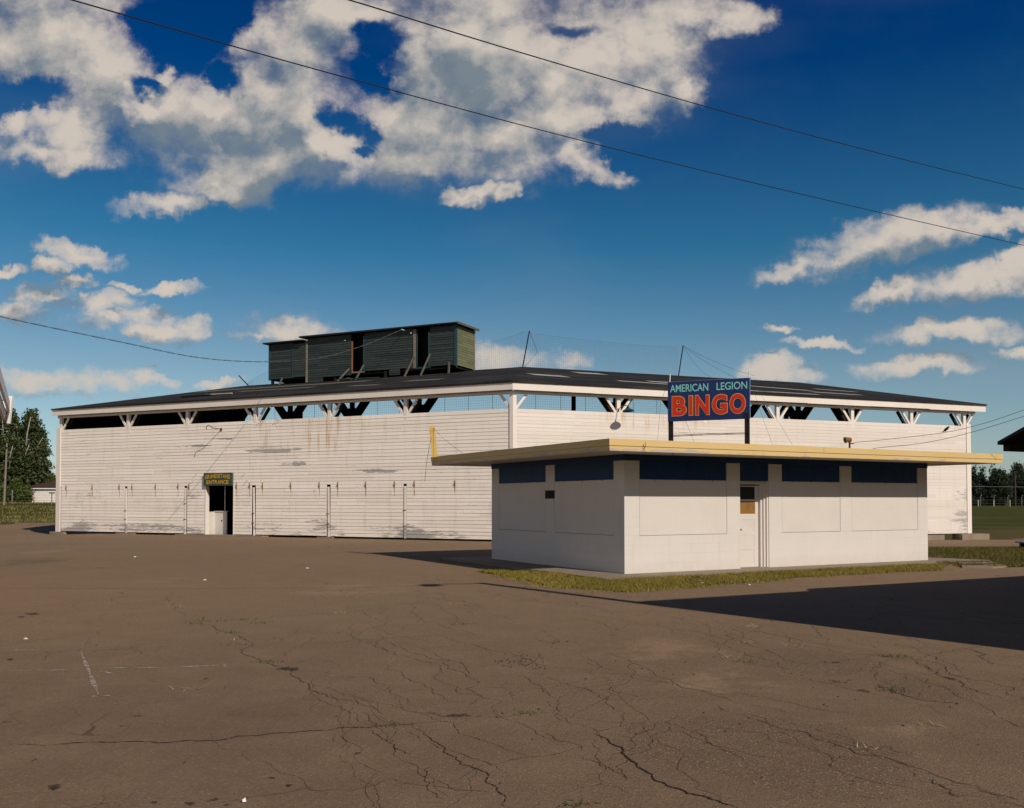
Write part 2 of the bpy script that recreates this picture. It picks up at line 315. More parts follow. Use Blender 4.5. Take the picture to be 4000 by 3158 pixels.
m_galv = M('galvanised post', (.35, .35, .34), .5, None, .4, .6)
def glassfn(nt, b, oc): pass
m_glass = M('dark window glass', (.012, .009, .006), .35, None, .3)
def meshwin(nt, b, oc):
    s3 = nd(nt, 'ShaderNodeSeparateXYZ', ins={0: oc}); k = 55.0
    a = mth(nt, 'SINE', mth(nt, 'MULTIPLY', mth(nt, 'ADD', s3.outputs[0], mth(nt, 'MULTIPLY', s3.outputs[2], .62)), k * 2))
    c = mth(nt, 'SINE', mth(nt, 'MULTIPLY', mth(nt, 'SUBTRACT', s3.outputs[0], mth(nt, 'MULTIPLY', s3.outputs[2], .62)), k * 2))
    line = sstep(nt, mth(nt, 'MAXIMUM', a, c), .72, .95)
    n = noi(nt, oc, 7, 5)
    setc(nt, b, mixc(nt, line, mixc(nt, sstep(nt, n, .4, .65), rgb(.20, .08, .012), rgb(.11, .035, .006)), rgb(.36, .21, .06)))
m_amber = M('amber card behind expanded metal', (.4, .18, .03), .7, meshwin)
def rustst(nt, b, oc):
    at = nd(nt, 'ShaderNodeAttribute', {'attribute_name': 'rnd'}).outputs['Fac']
    b.inputs['Base Color'].default_value = rgb(.46, .24, .07)
    n = noi(nt, mapv(nt, oc, (30, 30, 3)), 1.0, 5, .7)
    nt.links.new(mth(nt, 'MULTIPLY', sstep(nt, n, .34, .74), .75), b.inputs['Alpha'])
m_ruststreak = M('rust run', (.36, .17, .05), .9, rustst)
CRACKS=[(2.2,[(-3.29,6.07),(-2.95,6.07),(-2.63,6.12),(-2.14,6.17),(-1.93,6.18),(-1.85,6.28),(-1.73,6.29),(-1.51,6.37),(-1.25,6.46),(-1.0,6.52),(-0.78,6.61),(-0.48,6.71)]),(1.6,[(-6.6,16.67),(-5.76,15.43),(-5.09,14.04),(-4.59,13.01),(-4.12,12.12),(-3.75,11.67),(-3.36,11.15),(-3.03,10.58),(-2.9,9.91),(-2.75,9.6),(-2.49,9.27),(-2.25,8.92),(-2.04,8.61),(-1.83,8.16),(-1.71,7.9),(-1.56,7.66),(-1.37,7.43),(-1.14,7.22),(-1.02,7.09),(-0.95,6.9)]),(1.2,[(-1.66,11.15),(-1.5,10.67),(-1.32,10.32),(-1.11,9.83),(-0.82,9.38),(-0.65,9.04),(-0.45,8.61),(-0.3,8.27)]),(1,[(-1.14,6.98),(-1.03,6.71),(-0.94,6.57)]),(1.2,[(-0.99,6.47),(-0.9,6.28),(-0.79,6.09),(-0.7,5.92),(-0.63,5.81)]),(1.6,[(-0.7,6.54),(-0.55,6.24),(-0.43,5.98),(-0.34,5.76),(-0.31,5.6),(-0.22,5.53),(-0.14,5.32),(-0.08,5.16),(-0.03,4.98),(0.01,4.79)]),(1,[(-0.49,5.55),(-0.5,5.36),(-0.47,5.19),(-0.42,5.06),(-0.36,4.96)]),(0.9,[(-0.47,5.36),(-0.35,5.16),(-0.24,5.1),(-0.11,5.06)]),(1.6,[(-4.12,12.12),(-3.68,12.41),(-3.32,12.61),(-2.9,12.88),(-2.4,13.2),(-2.09,13.58),(-1.5,13.88),(-0.95,14.13),(-0.45,14.36)]),(1,[(-2.49,12.49),(-1.9,11.25),(-1.48,10.32),(-1.12,9.53),(-0.71,8.38),(-0.47,7.95),(-0.2,7.48),(-0.03,7.22)]),(0.9,[(-1.24,9.11),(-1.0,8.49),(-0.74,7.95),(-0.5,7.39),(-0.3,7.26)]),(0.9,[(-1.97,8.49),(-1.58,8.38),(-1.29,8.38),(-1.04,7.95),(-0.84,7.48),(-0.66,7.13)]),(1.4,[(-5.09,20.0),(-4.73,19.87),(-4.22,18.96),(-3.67,18.13),(-2.98,17.62)]),(1,[(-4.79,21.98),(-3.75,22.14),(-2.6,21.98),(-1.87,21.98)]),(3.2,[(0.56,6.35),(0.62,6.24),(0.66,6.06),(0.71,5.92),(0.72,5.73),(0.76,5.53),(0.81,5.41),(0.85,5.25),(0.91,5.14),(0.98,5.04),(1.05,4.98),(1.11,4.88),(1.17,4.82)]),(1.3,[(1.56,7.3),(1.65,6.98),(1.79,6.71),(1.89,6.47),(2.02,6.21),(2.13,6.01),(2.29,5.78),(2.39,5.55),(2.45,5.36),(2.49,5.25),(2.58,5.19),(2.65,4.98)]),(1.6,[(3.24,11.45),(3.2,10.67),(3.25,10.15),(3.38,9.83),(3.5,9.68),(3.81,9.6),(3.9,9.36),(4.09,9.25),(4.18,8.98),(4.05,8.38),(4.18,8.21),(4.07,7.66),(4.03,7.34)]),(2,[(3.99,9.22),(3.97,8.92),(3.89,8.55),(3.9,8.38),(3.84,7.95),(3.88,7.71),(3.95,7.48)]),(2.2,[(3.17,8.05),(3.17,7.75),(3.23,7.52),(3.3,7.39),(3.4,7.32),(3.51,7.3)]),(1.3,[(2.73,11.67),(2.76,11.05),(2.78,10.4)]),(1.3,[(2.69,11.25),(2.54,10.86),(2.34,10.32),(2.16,9.53)]),(0.9,[(0.65,9.83),(0.86,8.85),(1.06,8.38),(1.33,8.16),(1.59,7.8),(1.71,7.48)]),(0.9,[(0.0,8.49),(0.26,7.95),(0.38,7.48)]),(0.9,[(0.28,8.61),(0.53,7.95),(0.72,7.48),(0.94,7.39)]),(1.1,[(0.44,5.78),(0.53,5.63),(0.6,5.46),(0.66,5.3)]),(1,[(0.2,6.4),(0.31,6.15),(0.44,5.92)]),(1,[(2.23,6.18),(2.3,6.03),(2.45,6.03),(2.51,5.81)]),(1.6,[(2.4,5.32),(2.39,5.14),(2.4,4.98)]),(1.2,[(2.56,5.14),(2.62,5.02),(2.69,4.94)]),(1,[(0.06,11.89),(0.42,11.05),(0.5,10.4)]),(0.9,[(2.48,16.24),(2.36,14.04),(1.84,12.88)])]
STAINS=[(-2.53,5.16,0.05,0.05),(-1.68,4.88,0.04,0.03),(-1.58,4.94,0.03,0.03),(-1.88,4.9,0.02,0.02),(-1.24,5.19,0.03,0.02),(-1.37,5.33,0.02,0.02),(-1.98,5.65,0.02,0.02),(-0.97,5.85,0.03,0.02),(-2.11,8.79,0.1,0.13),(-6.76,13.09,0.12,0.14),(-6.73,12.74,0.06,0.08),(-0.39,6.88,0.08,0.07),(-2.74,6.56,0.02,0.02),(-5.02,9.31,0.05,0.06),(-3.62,6.68,0.03,0.03),(-1.29,6.85,0.02,0.02),(-2.92,5.7,0.01,0.03),(-1.48,4.86,0.02,0.02),(-2.73,8.29,0.03,0.03),(-3.14,8.16,0.02,0.02),(2.94,7.77,0.06,0.06),(3.92,8.32,0.06,0.06),(3.18,9.14,0.04,0.05),(0.14,9.18,0.21,0.28),(-2.76,6.86,0.03,0.02)]
PATCH=[('coarse',1.53,6.0,1.05,1.21),('coarse',2.9,9.22,0.76,1.01),('coarse',3.49,7.9,0.44,0.6),('dust',1.63,9.95,1.05,1.1),('dust',1.87,8.23,0.68,0.75),('dust',2.7,8.5,0.26,0.29),('dust',2.68,6.41,0.41,0.26),('dust',-2.82,16.87,1.27,1.81),('brown',-6.97,18.71,0.76,0.79),('dark',-12.85,24.56,1.24,2.5),('brown',-14.93,29.6,0.9,1.69),('dark',-1.95,6.72,0.84,0.85)]
CHALK= [[(-4.6,9.91),(-3.36,7.57)],[(-4.69,9.94),(-4.6,9.94)],[(-3.42,7.55),(-3.25,7.58)],[(-4.67,8.68),(-4.04,8.75)],[(-3.8,8.83),(-3.32,8.85)],[(-3.32,8.85),(-2.8,8.98)],[(-2.8,9.04),(-2.72,8.85)],[(-5.34,9.88),(-5.08,9.91)],[(-3.84,8.67),(-3.66,8.54)]]
WEEDS= [(-4.15,12.31),(-3.39,11.21),(-2.41,9.18),(-0.83,6.59),(-3.06,10.28),(-4.12,12.05),(-0.68,11.96),(-3.58,12.41),(-3.92,12.29),(-9.82,22.21),(-3.28,12.12),(3.88,9.5),(3.91,9.5),(3.19,7.9),(3.18,7.78),(2.3,9.18),(0.33,4.87),(0.11,6.95),(0.5,10.44),(2.87,8.16),(0.26,17.13),(1.23,16.03)]
STRAW= [(-3.2,10.67),(-2.47,13.2),(-0.74,14.33),(-5.09,14.04),(-2.7,15.51),(2.63,10.44),(3.06,11.78),(2.13,9.41),(2.28,5.98),(2.95,6.57),(3.13,10.18),(-2.76,7.85)]
LITTER= [(3.63,17.72),(5.09,18.56),(4.5,17.62),(-10.76,26.48),(-6.18,18.67),(-4.84,21.98),(-1.41,4.91),(-5.58,10.67)]
GEDGE= [(-0.6,20.55),(-0.27,19.7),(0.25,18.44),(0.72,17.43),(1.4,16.92),(1.9,16.43),(2.54,16.77),(3.36,17.43),(4.53,18.26),(5.82,19.17),(7.19,20.05),(8.59,20.77),(9.77,21.47),(10.6,21.96),(11.51,22.3),(12.6,22.84),(13.45,23.21)]
# ------------------------------------------------------------------ ground
def S01(t): t = min(1.0, max(0.0, t)); return t * t * (3 - 2 * t)
def gz(x, y):      # height of the ground: flat lot, a dip on the right, fields rising gently far off
    dip = -.25 * S01((x - 6) / 10) * S01((y - 26) / 14) * (1 - S01((y - 60) / 60))
    far = (1.15 * (1 - S01((x + 12) / 30)) * S01((y - 64) / 62) + .78 * S01((x + 12) / 30) * S01((y - 55) / 120))
    Lf = 1 - S01((x + 24) / 4)
    return dip + far + Lf * (-.13 * S01((y - 40) / 9) * (1 - S01((y - 52) / 4)) + .30 * S01((y - 53) / 7))
def asphfn(nt, b, oc):
    pa = nd(nt, 'ShaderNodeAttribute', {'attribute_name': 'patch'}).outputs['Color']
    s = nd(nt, 'ShaderNodeSeparateColor', ins={0: pa}); coarse, dust, dark = s.outputs[0], s.outputs[1], s.outputs[2]
    n1 = noi(nt, oc, .22, 6, .6); n2 = noi(nt, oc, 1.4, 8, .7); n3 = noi(nt, oc, 95, 3, .7); n4 = noi(nt, oc, 28, 4, .7)
    edge = mth(nt, 'ADD', mth(nt, 'MULTIPLY', mth(nt, 'SUBTRACT', n2, .5), 1.5), mth(nt, 'MULTIPLY', mth(nt, 'SUBTRACT', noi(nt, oc, .7, 4, .6), .5), 1.2))
    ck = sstep(nt, mth(nt, 'ADD', coarse, edge), .38, .55); dk = sstep(nt, mth(nt, 'MULTIPLY', dust, mth(nt, 'ADD', .45, mth(nt, 'MULTIPLY', edge, 1.5))), .12, .75); bk = sstep(nt, mth(nt, 'MULTIPLY', dark, mth(nt, 'ADD', .5, mth(nt, 'MULTIPLY', edge, 1.3))), .12, .60)
    yv = nd(nt, 'ShaderNodeSeparateXYZ', ins={0: oc}).outputs[1]
    far_ = mth(nt, 'ADD', mth(nt, 'MULTIPLY', sstep(nt, yv, 4.5, 16), .75), mth(nt, 'MULTIPLY', mth(nt, 'SUBTRACT', n1, .5), 1.1), clamp=True)
    base = mixc(nt, far_, rgb(0.165, 0.111, 0.067), rgb(0.233, 0.162, 0.096))
    base = mixc(nt, mth(nt, 'MULTIPLY', sstep(nt, n2, .40, .68), .38), base, rgb(0.259, 0.180, 0.110))
    mott = noi(nt, oc, 7.0, 6, .75)
    base = mixc(nt, mth(nt, 'MULTIPLY', sstep(nt, mott, .55, .75), .30), base, rgb(0.116, 0.078, 0.047))
    base = mixc(nt, mth(nt, 'MULTIPLY', dk, .55), base, rgb(0.314, 0.218, 0.131))
    base = mixc(nt, mth(nt, 'MULTIPLY', ck, .60), base, rgb(0.138, 0.096, 0.060))
    base = mixc(nt, mth(nt, 'MULTIPLY', bk, .55), base, rgb(0.083, 0.058, 0.038))
    vor = nd(nt, 'ShaderNodeTexVoronoi', {}, {'Vector': oc, 'Scale': 62.0, 'Randomness': 1.0})
    vr = nd(nt, 'ShaderNodeSeparateColor', ins={0: vor.outputs['Color']}).outputs[0]
    stone = mth(nt, 'MULTIPLY', sstep(nt, vr, .74, .97), sstep(nt, vor.outputs['Distance'], .42, .25))
    stone2 = mth(nt, 'MULTIPLY', sstep(nt, vr, .22, .05), .65)
    amt = mth(nt, 'ADD', .40, mth(nt, 'MULTIPLY', ck, .45))
    base = mixc(nt, mth(nt, 'MULTIPLY', stone, amt), base, rgb(0.484, 0.371, 0.252))
    base = mixc(nt, mth(nt, 'MULTIPLY', stone2, amt), base, rgb(0.066, 0.045, 0.027))
    base = mixc(nt, mth(nt, 'MULTIPLY', sstep(nt, n4, .40, .72), .42), base, rgb(0.116, 0.079, 0.048))
    base = mixc(nt, mth(nt, 'MULTIPLY', sstep(nt, n3, .48, .78), .55), base, rgb(0.297, 0.211, 0.131))
    # alligator cracking in places
    wv_ = nd(nt, 'ShaderNodeVectorMath', {'operation': 'MULTIPLY_ADD'}, {0: nd(nt, 'ShaderNodeTexNoise', ins={'Vector': oc, 'Scale': 1.7, 'Detail': 6}).outputs['Color'], 1: (.55, .55, 0), 2: oc}).outputs[0]
    al = None
    for sc_, thr, wd in ((.85, (.50, .62), .0065), (2.1, (.57, .67), .0075)):
        ve = nd(nt, 'ShaderNodeTexVoronoi', {'feature': 'DISTANCE_TO_EDGE'}, {'Vector': mapv(nt, wv_, (1.25, .8, 0)), 'Scale': sc_})
        k = mth(nt, 'MULTIPLY', sstep(nt, ve.outputs['Distance'], wd * sc_ ** .5, .0), sstep(nt, noi(nt, oc, .16 + .1 * sc_, 3), *thr))
        al = k if al is None else mth(nt, 'MAXIMUM', al, k)
    base = mixc(nt, mth(nt, 'MULTIPLY', al, .72), base, rgb(0.024, 0.019, 0.013))
    setc(nt, b, base)
    hgt = mth(nt, 'ADD', mth(nt, 'MULTIPLY', n3, .5), mth(nt, 'ADD', mth(nt, 'MULTIPLY', vor.outputs['Distance'], -.5), mth(nt, 'MULTIPLY', al, -1.2)))
    hgt = mth(nt, 'ADD', hgt, mth(nt, 'MULTIPLY', n2, 1.2))
    bump(nt, b, hgt, .55, .012)
m_asph = M('sun faded asphalt', (.11, .09, .07), .92, asphfn, .1)
m_crack = M('crack shadow dirt', (.016, .013, .010), .95)
def stainfn(nt, b, oc):
    b.inputs['Base Color'].default_value = rgb(.028, .023, .018)
    n = noi(nt, oc, 22, 5, .7); nt.links.new(mth(nt, 'MULTIPLY', sstep(nt, n, .30, .62), .75), b.inputs['Alpha'])
m_stain = M('oil stain', (.03, .025, .02), .7, stainfn)
def chalkfn(nt, b, oc):
    b.inputs['Base Color'].default_value = rgb(.52, .47, .41)
    n = noi(nt, oc, 16, 5, .75); nt.links.new(mth(nt, 'MULTIPLY', sstep(nt, n, .40, .62), .66), b.inputs['Alpha'])
m_chalk = M('worn white line', (.5, .46, .4), .9, chalkfn)

def grid_axis(lo, hi, f0, f1, fine, coarse):
    a = list(np.arange(lo, f0, coarse)) + list(np.arange(f0, f1, fine)) + list(np.arange(f1, hi + coarse * .5, coarse)); return a
gx = grid_axis(-70, 60, -17, 16, .25, 1.5); gy = grid_axis(-14, 63, 2, 33, .25, 1.5)
av = []; af = []; am = []; idx = {}
def inside_lot(x, y): return y < (57.5 if x < -22 else 61.5) + 1.0 * math.sin(x * .6) if x < 19 else y < 45.6 + .25 * math.sin(x * 1.3)
pv = []
def pval(x, y):
    c = d = k = 0.0
    for kind, px, py, rx, ry in PATCH:
        t = 1 - math.hypot((x - px) / (rx * 1.15), (y - py) / (ry * 1.15)); t = max(0.0, min(1.0, t * 1.6))
        if kind == 'coarse': c = max(c, t)
        elif kind in ('dust', 'brown'): d = max(d, t)
        else: k = max(k, t * .85)
    return (c, d, k, 1)
for j, y in enumerate(gy):
    for i, x in enumerate(gx): av.append((x, y, gz(x, y))); pv.append(pval(x, y))
nx = len(gx)
for j in range(len(gy) - 1):
    for i in range(nx - 1):
        if inside_lot((gx[i] + gx[i+1]) / 2, (gy[j] + gy[j+1]) / 2): af.append((j*nx+i, j*nx+i+1, (j+1)*nx+i+1, (j+1)*nx+i)); am.append(0)
def addpoly(pts, m, lift=.004):
    o = len(av)
    for x, y in pts: av.append((x, y, gz(x, y) + lift)); pv.append((0, 0, 0, 1))
    af.append(tuple(range(o, o + len(pts)))); am.append(m)
def jitter_line(p, n=3, amp=.22):
    for _ in range(n):
        q = [p[0]]
        for a, c in zip(p, p[1:]):
            dx, dy = c[0]-a[0], c[1]-a[1]; L = math.hypot(dx, dy); k = random.gauss(0, amp) * .5
            q += [((a[0]+c[0])/2 - dy*k, (a[1]+c[1])/2 + dx*k), c]
        p = q; amp *= .8
    return p
def strip(p, w, m, lift):
    n = len(p); side = []
    for i, (x, y) in enumerate(p):
        a, c = p[max(i-1, 0)], p[min(i+1, n-1)]; dx, dy = c[0]-a[0], c[1]-a[1]; L = math.hypot(dx, dy) or 1
        ww = w * (.35 + 1.0 * random.random()) * (1 - .8 * abs(2*i/(n-1) - 1) ** 6)
        side.append(((x - dy/L*ww/2, y + dx/L*ww/2), (x + dy/L*ww/2, y - dx/L*ww/2)))
    o = len(av)
    for a, c in side:
        for q in (a, c): av.append((q[0], q[1], gz(*q) + lift)); pv.append((0, 0, 0, 1))
    for i in range(n - 1): af.append((o+2*i, o+2*i+1, o+2*i+3, o+2*i+2)); am.append(m)
for w, p in CRACKS: strip(jitter_line(p, 4, .26), .0046 * w, 1, .004)
for k_ in range(34):      # short wandering side cracks
    w, p = random.choice(CRACKS); a = random.choice(p); d = max(1.0, a[1] * .12); th = random.gauss(1.9, .7)
    q = [a]
    for _ in range(random.randint(2, 4)): th += random.gauss(0, .35); q.append((q[-1][0] + math.cos(th)*d*.5, q[-1][1] + math.sin(th)*d*.5))
    strip(jitter_line(q, 4, .26), .0032, 1, .0035)
for k_ in range(120):     # a faint web of fine cracks running with the old paving lanes
    x, y = random.uniform(-2.6, 6.2), random.uniform(4.9, 18)
    if x > .55 * y: continue
    th = random.gauss(-1.22, .22) if random.random() < .8 else random.gauss(.1, .3); st = random.uniform(.25, .5) * (.5 + y / 14); q = [(x, y)]
    for _ in range(random.randint(3, 7)): th += random.gauss(0, .16); q.append((q[-1][0] + math.cos(th)*st, q[-1][1] + math.sin(th)*st))
    strip(jitter_line(q, 3, .2), random.uniform(.0022, .0040) * (.6 + y / 16), 1, .003)
for x, y, rx, ry in [q for q in STAINS if q[2] < .2]:
    n = 22; ph = random.random()*6; addpoly([(x + rx*rr*math.cos(2*math.pi*i/n), y + ry*rr*math.sin(2*math.pi*i/n)) for i in range(n) for rr in (.75 + .28*math.sin(2*2*math.pi*i/n + ph) + .18*math.sin(5*2*math.pi*i/n + 2*ph) + .08*random.random(),)], 2, .0055)
for a, c in CHALK:
    p = [(a[0]+(c[0]-a[0])*t/12, a[1]+(c[1]-a[1])*t/12) for t in range(13)]; strip(p, .036, 3, .005)
me = bpy.data.meshes.new('parking_lot'); me.from_pydata(av, [], af)
for m_ in (m_asph, m_crack, m_stain, m_chalk): me.materials.append(m_)
me.polygons.foreach_set('material_index', am)
ca = me.color_attributes.new('patch', 'FLOAT_COLOR', 'POINT'); ca.data.foreach_set('color', np.array(pv, 'f').ravel())
lot = bpy.data.objects.new('parking_lot', me); COL.objects.link(lot); struct(lot)

def fieldfn(nt, b, oc):
    s3 = nd(nt, 'ShaderNodeSeparateXYZ', ins={0: oc}); y = s3.outputs[1]
    n1 = noi(nt, mapv(nt, oc, (.06, .22, 1)), 1.0, 7, .65); n2 = noi(nt, oc, 3.0, 8, .75); n3 = noi(nt, mapv(nt, oc, (.02, .10, 1)), 1.0, 4)
    c = mixc(nt, n2, rgb(.026, .036, .002), rgb(.066, .070, .006))
    dry = mixc(nt, n2, rgb(.075, .058, .016), rgb(.125, .096, .030))
    k = sstep(nt, mth(nt, 'ADD', n1, mth(nt, 'MULTIPLY', sstep(nt, y, 72, 46), .26)), .50, .66)
    c = mixc(nt, mth(nt, 'MULTIPLY', k, .85), c, dry)
    c = mixc(nt, mth(nt, 'MULTIPLY', sstep(nt, n3, .60, .72), .25), c, rgb(.22, .24, .15))
    setc(nt, b, c); bump(nt, b, n2, .8, .12)
m_field = M('rough field grass', (.05, .07, .02), .95, fieldfn, .1)
fv = []; ff = []
fx = [-3000, -1500, -700, -350, -200] + list(range(-140, 141, 8)) + [200, 350, 700, 1500, 3000]
fy = [-800, -300, -100, -40, -15, 0, 15, 25] + list(range(30, 221, 5)) + [260, 320, 420, 600, 900, 1500, 2600, 4200]
for y in fy:
    for x in fx:
        z = gz(x, y) - (.10 if (inside_lot(x, y) and -66 < x < 56 and -12 < y) else 0.0)
        fv.append((x, y, z + (.05 * mnoise.noise((x*.11, y*.11, 3)) if y > 66 else 0)))
for j in range(len(fy) - 1):
    for i in range(len(fx) - 1): k = j*len(fx)+i; ff.append((k, k+1, k+len(fx)+1, k+len(fx)))
me = bpy.data.meshes.new('field'); me.from_pydata(fv, [], ff); me.materials.append(m_field)
me.polygons.foreach_set('use_smooth', [True]*len(ff))
fieldo = bpy.data.objects.new('field', me); COL.objects.link(fieldo); struct(fieldo)

# ------------------------------------------------------------------ frames of the two buildings
BC = Vector((2.4039, 19.8169, 0)); BA = R(28.9426)
GC = Vector((.0408, 36.5764, 0)); AL = R(180 - 25.3137); AR = R(21.0841)
lD, gD = Vector((math.cos(AL), math.sin(AL), 0)), Vector((math.cos(AR), math.sin(AR), 0))
nL, nR = Vector((-lD.y, lD.x, 0)), Vector((gD.y, -gD.x, 0))
uD = Vector((math.cos(BA), math.sin(BA), 0)); nB = Vector((uD.y, -uD.x, 0))
def bpt(x, y): p = BC + uD * x - nB * y; return (p.x, p.y)     # booth plan: x along the front, y towards the back

# concrete apron and grass round the booth
ap = [bpt(-1.05, -.85), bpt(9.9, -.85)] + [(10.75, 22.15), (11.38, 21.97), (11.9, 22.3), (12.1, 22.9), (12.3, 23.8), (12.65, 24.6), (12.5, 24.8)] + [bpt(10.6, 1.8), bpt(10.6, 7.1), bpt(-1.05, 7.1)]
mb = MB(); mb.prism(ap, -.06, .04); apron = struct(mb.build('concrete_apron', m_conc))
def soilfn(nt, b, oc):
    n = noi(nt, oc, 6, 7, .7); setc(nt, b, mixc(nt, n, rgb(.045, .038, .018), rgb(.085, .080, .030))); bump(nt, b, n, .6, .03)
m_soil = M('grassy soil', (.06, .05, .02), .95, soilfn, .1)
inner = [bpt(-.75, 2.2), bpt(-.75, -.55), bpt(4, -.55), bpt(9.9, -.60)]
gin = [(-.95, 20.9), (.2, 19.95), bpt(-1.0, -.2), bpt(-1.0, -.82), bpt(2, -.82), bpt(5, -.82), bpt(9.6, -.82)]
gout = [(x + random.gauss(0, .05), y + random.gauss(0, .08)) for x, y in GEDGE[:13]]
bank = [(-.80, 21.0)] + gout + [(10.3, 22.2)] + [bpt(9.7, -.8), bpt(-1.0, -.8), bpt(-1.0, 1.6)]
mb = MB(); mb.prism(bank, -.05, .022); struct(mb.build('grass_bank', m_soil))
lawn = [(11.9, 22.2), (12.7, 22.75), (14.5, 23.6), (18, 24.9), (24, 26.5), (40, 30), (40, 37.5), (24, 36.6), (19.3, 36.2), (15.3, 35.2), (11, 34), (9.5, 30), (10.2, 27), bpt(10.6, 2.0), (12.75, 24.9), (12.4, 23.6)]
lv = []; 
def pin(x, y, P):
    c = False; n = len(P)
    for i in range(n):
        (x1, y1), (x2, y2) = P[i], P[i-1]
        if (y1 > y) != (y2 > y) and x < (x2-x1)*(y-y1)/(y2-y1)+x1: c = not c
    return c
mb = MB()
sx = .5
for i in range(int(9/sx), int(40/sx)):
    for j in range(int(21.5/sx), int(38/sx)):
        x, y = i*sx, j*sx
        if pin(x + sx/2, y + sx/2, lawn):
            mb.quadset([(a, c, gz(a, c) + .02) for a, c in ((x, y), (x+sx, y), (x+sx, y+sx), (x, y+sx))], [(0, 1, 2, 3)])
struct(mb.build('lawn', m_soil))

def leafmat(name, c0, c1, trans=.25):
    def fn(nt, b, oc):
        rn = nd(nt, 'ShaderNodeAttribute', {'attribute_name': 'rnd'}).outputs['Fac']
        setc(nt, b, mixc(nt, rn, rgb(*c0), rgb(*c1)))
        b.inputs['Transmission Weight'].default_value = 0
    return M(name, c0, .65, fn, .25)
m_blade = leafmat('grass blades', (.115, .112, .008), (.300, .215, .045))
m_blade2 = leafmat('lawn blades', (.062, .064, .004), (.145, .112, .018))
m_weed = leafmat('weed leaves', (.035, .060, .012), (.085, .10, .028))
m_straw = leafmat('dry straw', (.28, .21, .09), (.42, .33, .16))
def blades(name, pts, h, w, mat, lean=.45, zf=None):
    P = np.array(pts, 'f'); n = len(P); a = rng.uniform(0, 2*math.pi, n); hh = h * rng.uniform(.45, 1.25, n); ln = rng.normal(0, lean, (n, 2)) * hh[:, None]
    if P.shape[1] == 2: P = np.hstack([P, np.array([[gz(x, y) if zf is None else zf] for x, y in P], 'f')])
    d = np.stack([np.cos(a), np.sin(a), 0*a], 1) * (w/2); V = np.empty((n, 3, 3), 'f')
    V[:, 0] = P - d; V[:, 1] = P + d; V[:, 2] = P; V[:, 2, 2] += hh; V[:, 2, :2] += ln
    me = bpy.data.meshes.new(name); me.vertices.add(n*3); me.vertices.foreach_set('co', V.ravel())
    me.loops.add(n*3); me.loops.foreach_set('vertex_index', np.arange(n*3, dtype='i'))
    me.polygons.add(n); me.polygons.foreach_set('loop_start', np.arange(0, n*3, 3, dtype='i'))
    me.materials.append(mat)
    at = me.attributes.new('rnd', 'FLOAT', 'FACE')
    tone = np.array([.5 + .5*mnoise.noise((float(p[0])*.8, float(p[1])*.8, 1)) for p in P]); at.data.foreach_set('value', np.clip(tone*.6 + rng.uniform(0, .5, n) - .05, 0, 1).astype('f'))
    me.update(calc_edges=True); me.validate()
    o = bpy.data.objects.new(name, me); COL.objects.link(o); return o
def scatter(poly, n):
    P = np.array(poly); lo, hi = P.min(0), P.max(0); out = []
    while len(out) < n:
        x, y = random.uniform(lo[0], hi[0]), random.uniform(lo[1], hi[1])
        if pin(x, y, poly): out.append((x, y))
    return out
sp = [p for p in scatter(bank, 75000) if not pin(p[0], p[1], ap) or random.random() < .03]
sp = [p for p in sp if random.random() < .55 + 1.1 * mnoise.noise((p[0]*1.7, p[1]*1.7, 7)) + .5 * mnoise.noise((p[0]*5, p[1]*5, 3))]
sp += [(x + random.gauss(0, .16), y + random.gauss(0, .16)) for x, y in random.choices([q for i in range(len(gout) - 1) for q in [(gout[i][0] + (gout[i+1][0]-gout[i][0])*t/8, gout[i][1] + (gout[i+1][1]-gout[i][1])*t/8) for t in range(8)] if mnoise.noise((q[0]*2.1, q[1]*2.1, 5)) > -.1], k=6000)]
stuff(blades('grass_strip', sp, .060, .011, m_blade, .6, zf=.012), 'short sunlit grass fringing the white booth', 'grass')
slabcr = []
for p in ([(10.9, 22.5), (11.5, 22.9), (12.2, 23.1)], [(10.8, 23.6), (11.6, 23.7), (12.3, 23.9)], [(11.0, 22.9), (11.8, 22.4)]):
    q = jitter_line(p, 4)
    slabcr += [(x + random.gauss(0, .06), y + random.gauss(0, .1)) for x, y in q for _ in range(26)]
rl = [p for p in scatter([q for q in lawn if q[0] < 30] + [], 52000) if p[1] < 37 and p[0] < .62 * p[1]]
stuff(blades('lawn_grass', rl + slabcr, .085, .017, m_blade2), 'dull green lawn to the right of the white booth', 'grass')
wd = []
for x, y in WEEDS:
    k = .018 + .006 * y
    wd += [(x + random.gauss(0, k), y + random.gauss(0, k * .6)) for _ in range(26)]
for t in np.linspace(.6, 25.8, 500):      # weeds along the foot of the long wall
    if mnoise.noise((t * .9, 2, 0)) > -.05: q = GC + lD * float(t) + nL * random.uniform(.05, .35); wd += [(q.x + random.gauss(0, .1), q.y + random.gauss(0, .05)) for _ in range(7)]
stuff(blades('weeds', wd, .024, .012, m_weed, 1.0), 'small weeds growing out of the cracks in the asphalt', 'weeds')
sw = []
for x, y in STRAW: sw += [(x + random.gauss(0, .07), y + random.gauss(0, .03)) for _ in range(16)]
stuff(blades('dry_straw', sw, .030, .009, m_straw, 2.4), 'scattered dry straw on the asphalt', 'straw')
bits = [(random.gauss(.14, .13), random.gauss(9.2, .2)) for _ in range(70)] + [(random.uniform(-.2, 3.6), random.uniform(4.9, 9.8)) for _ in range(60)]
mb = MB()
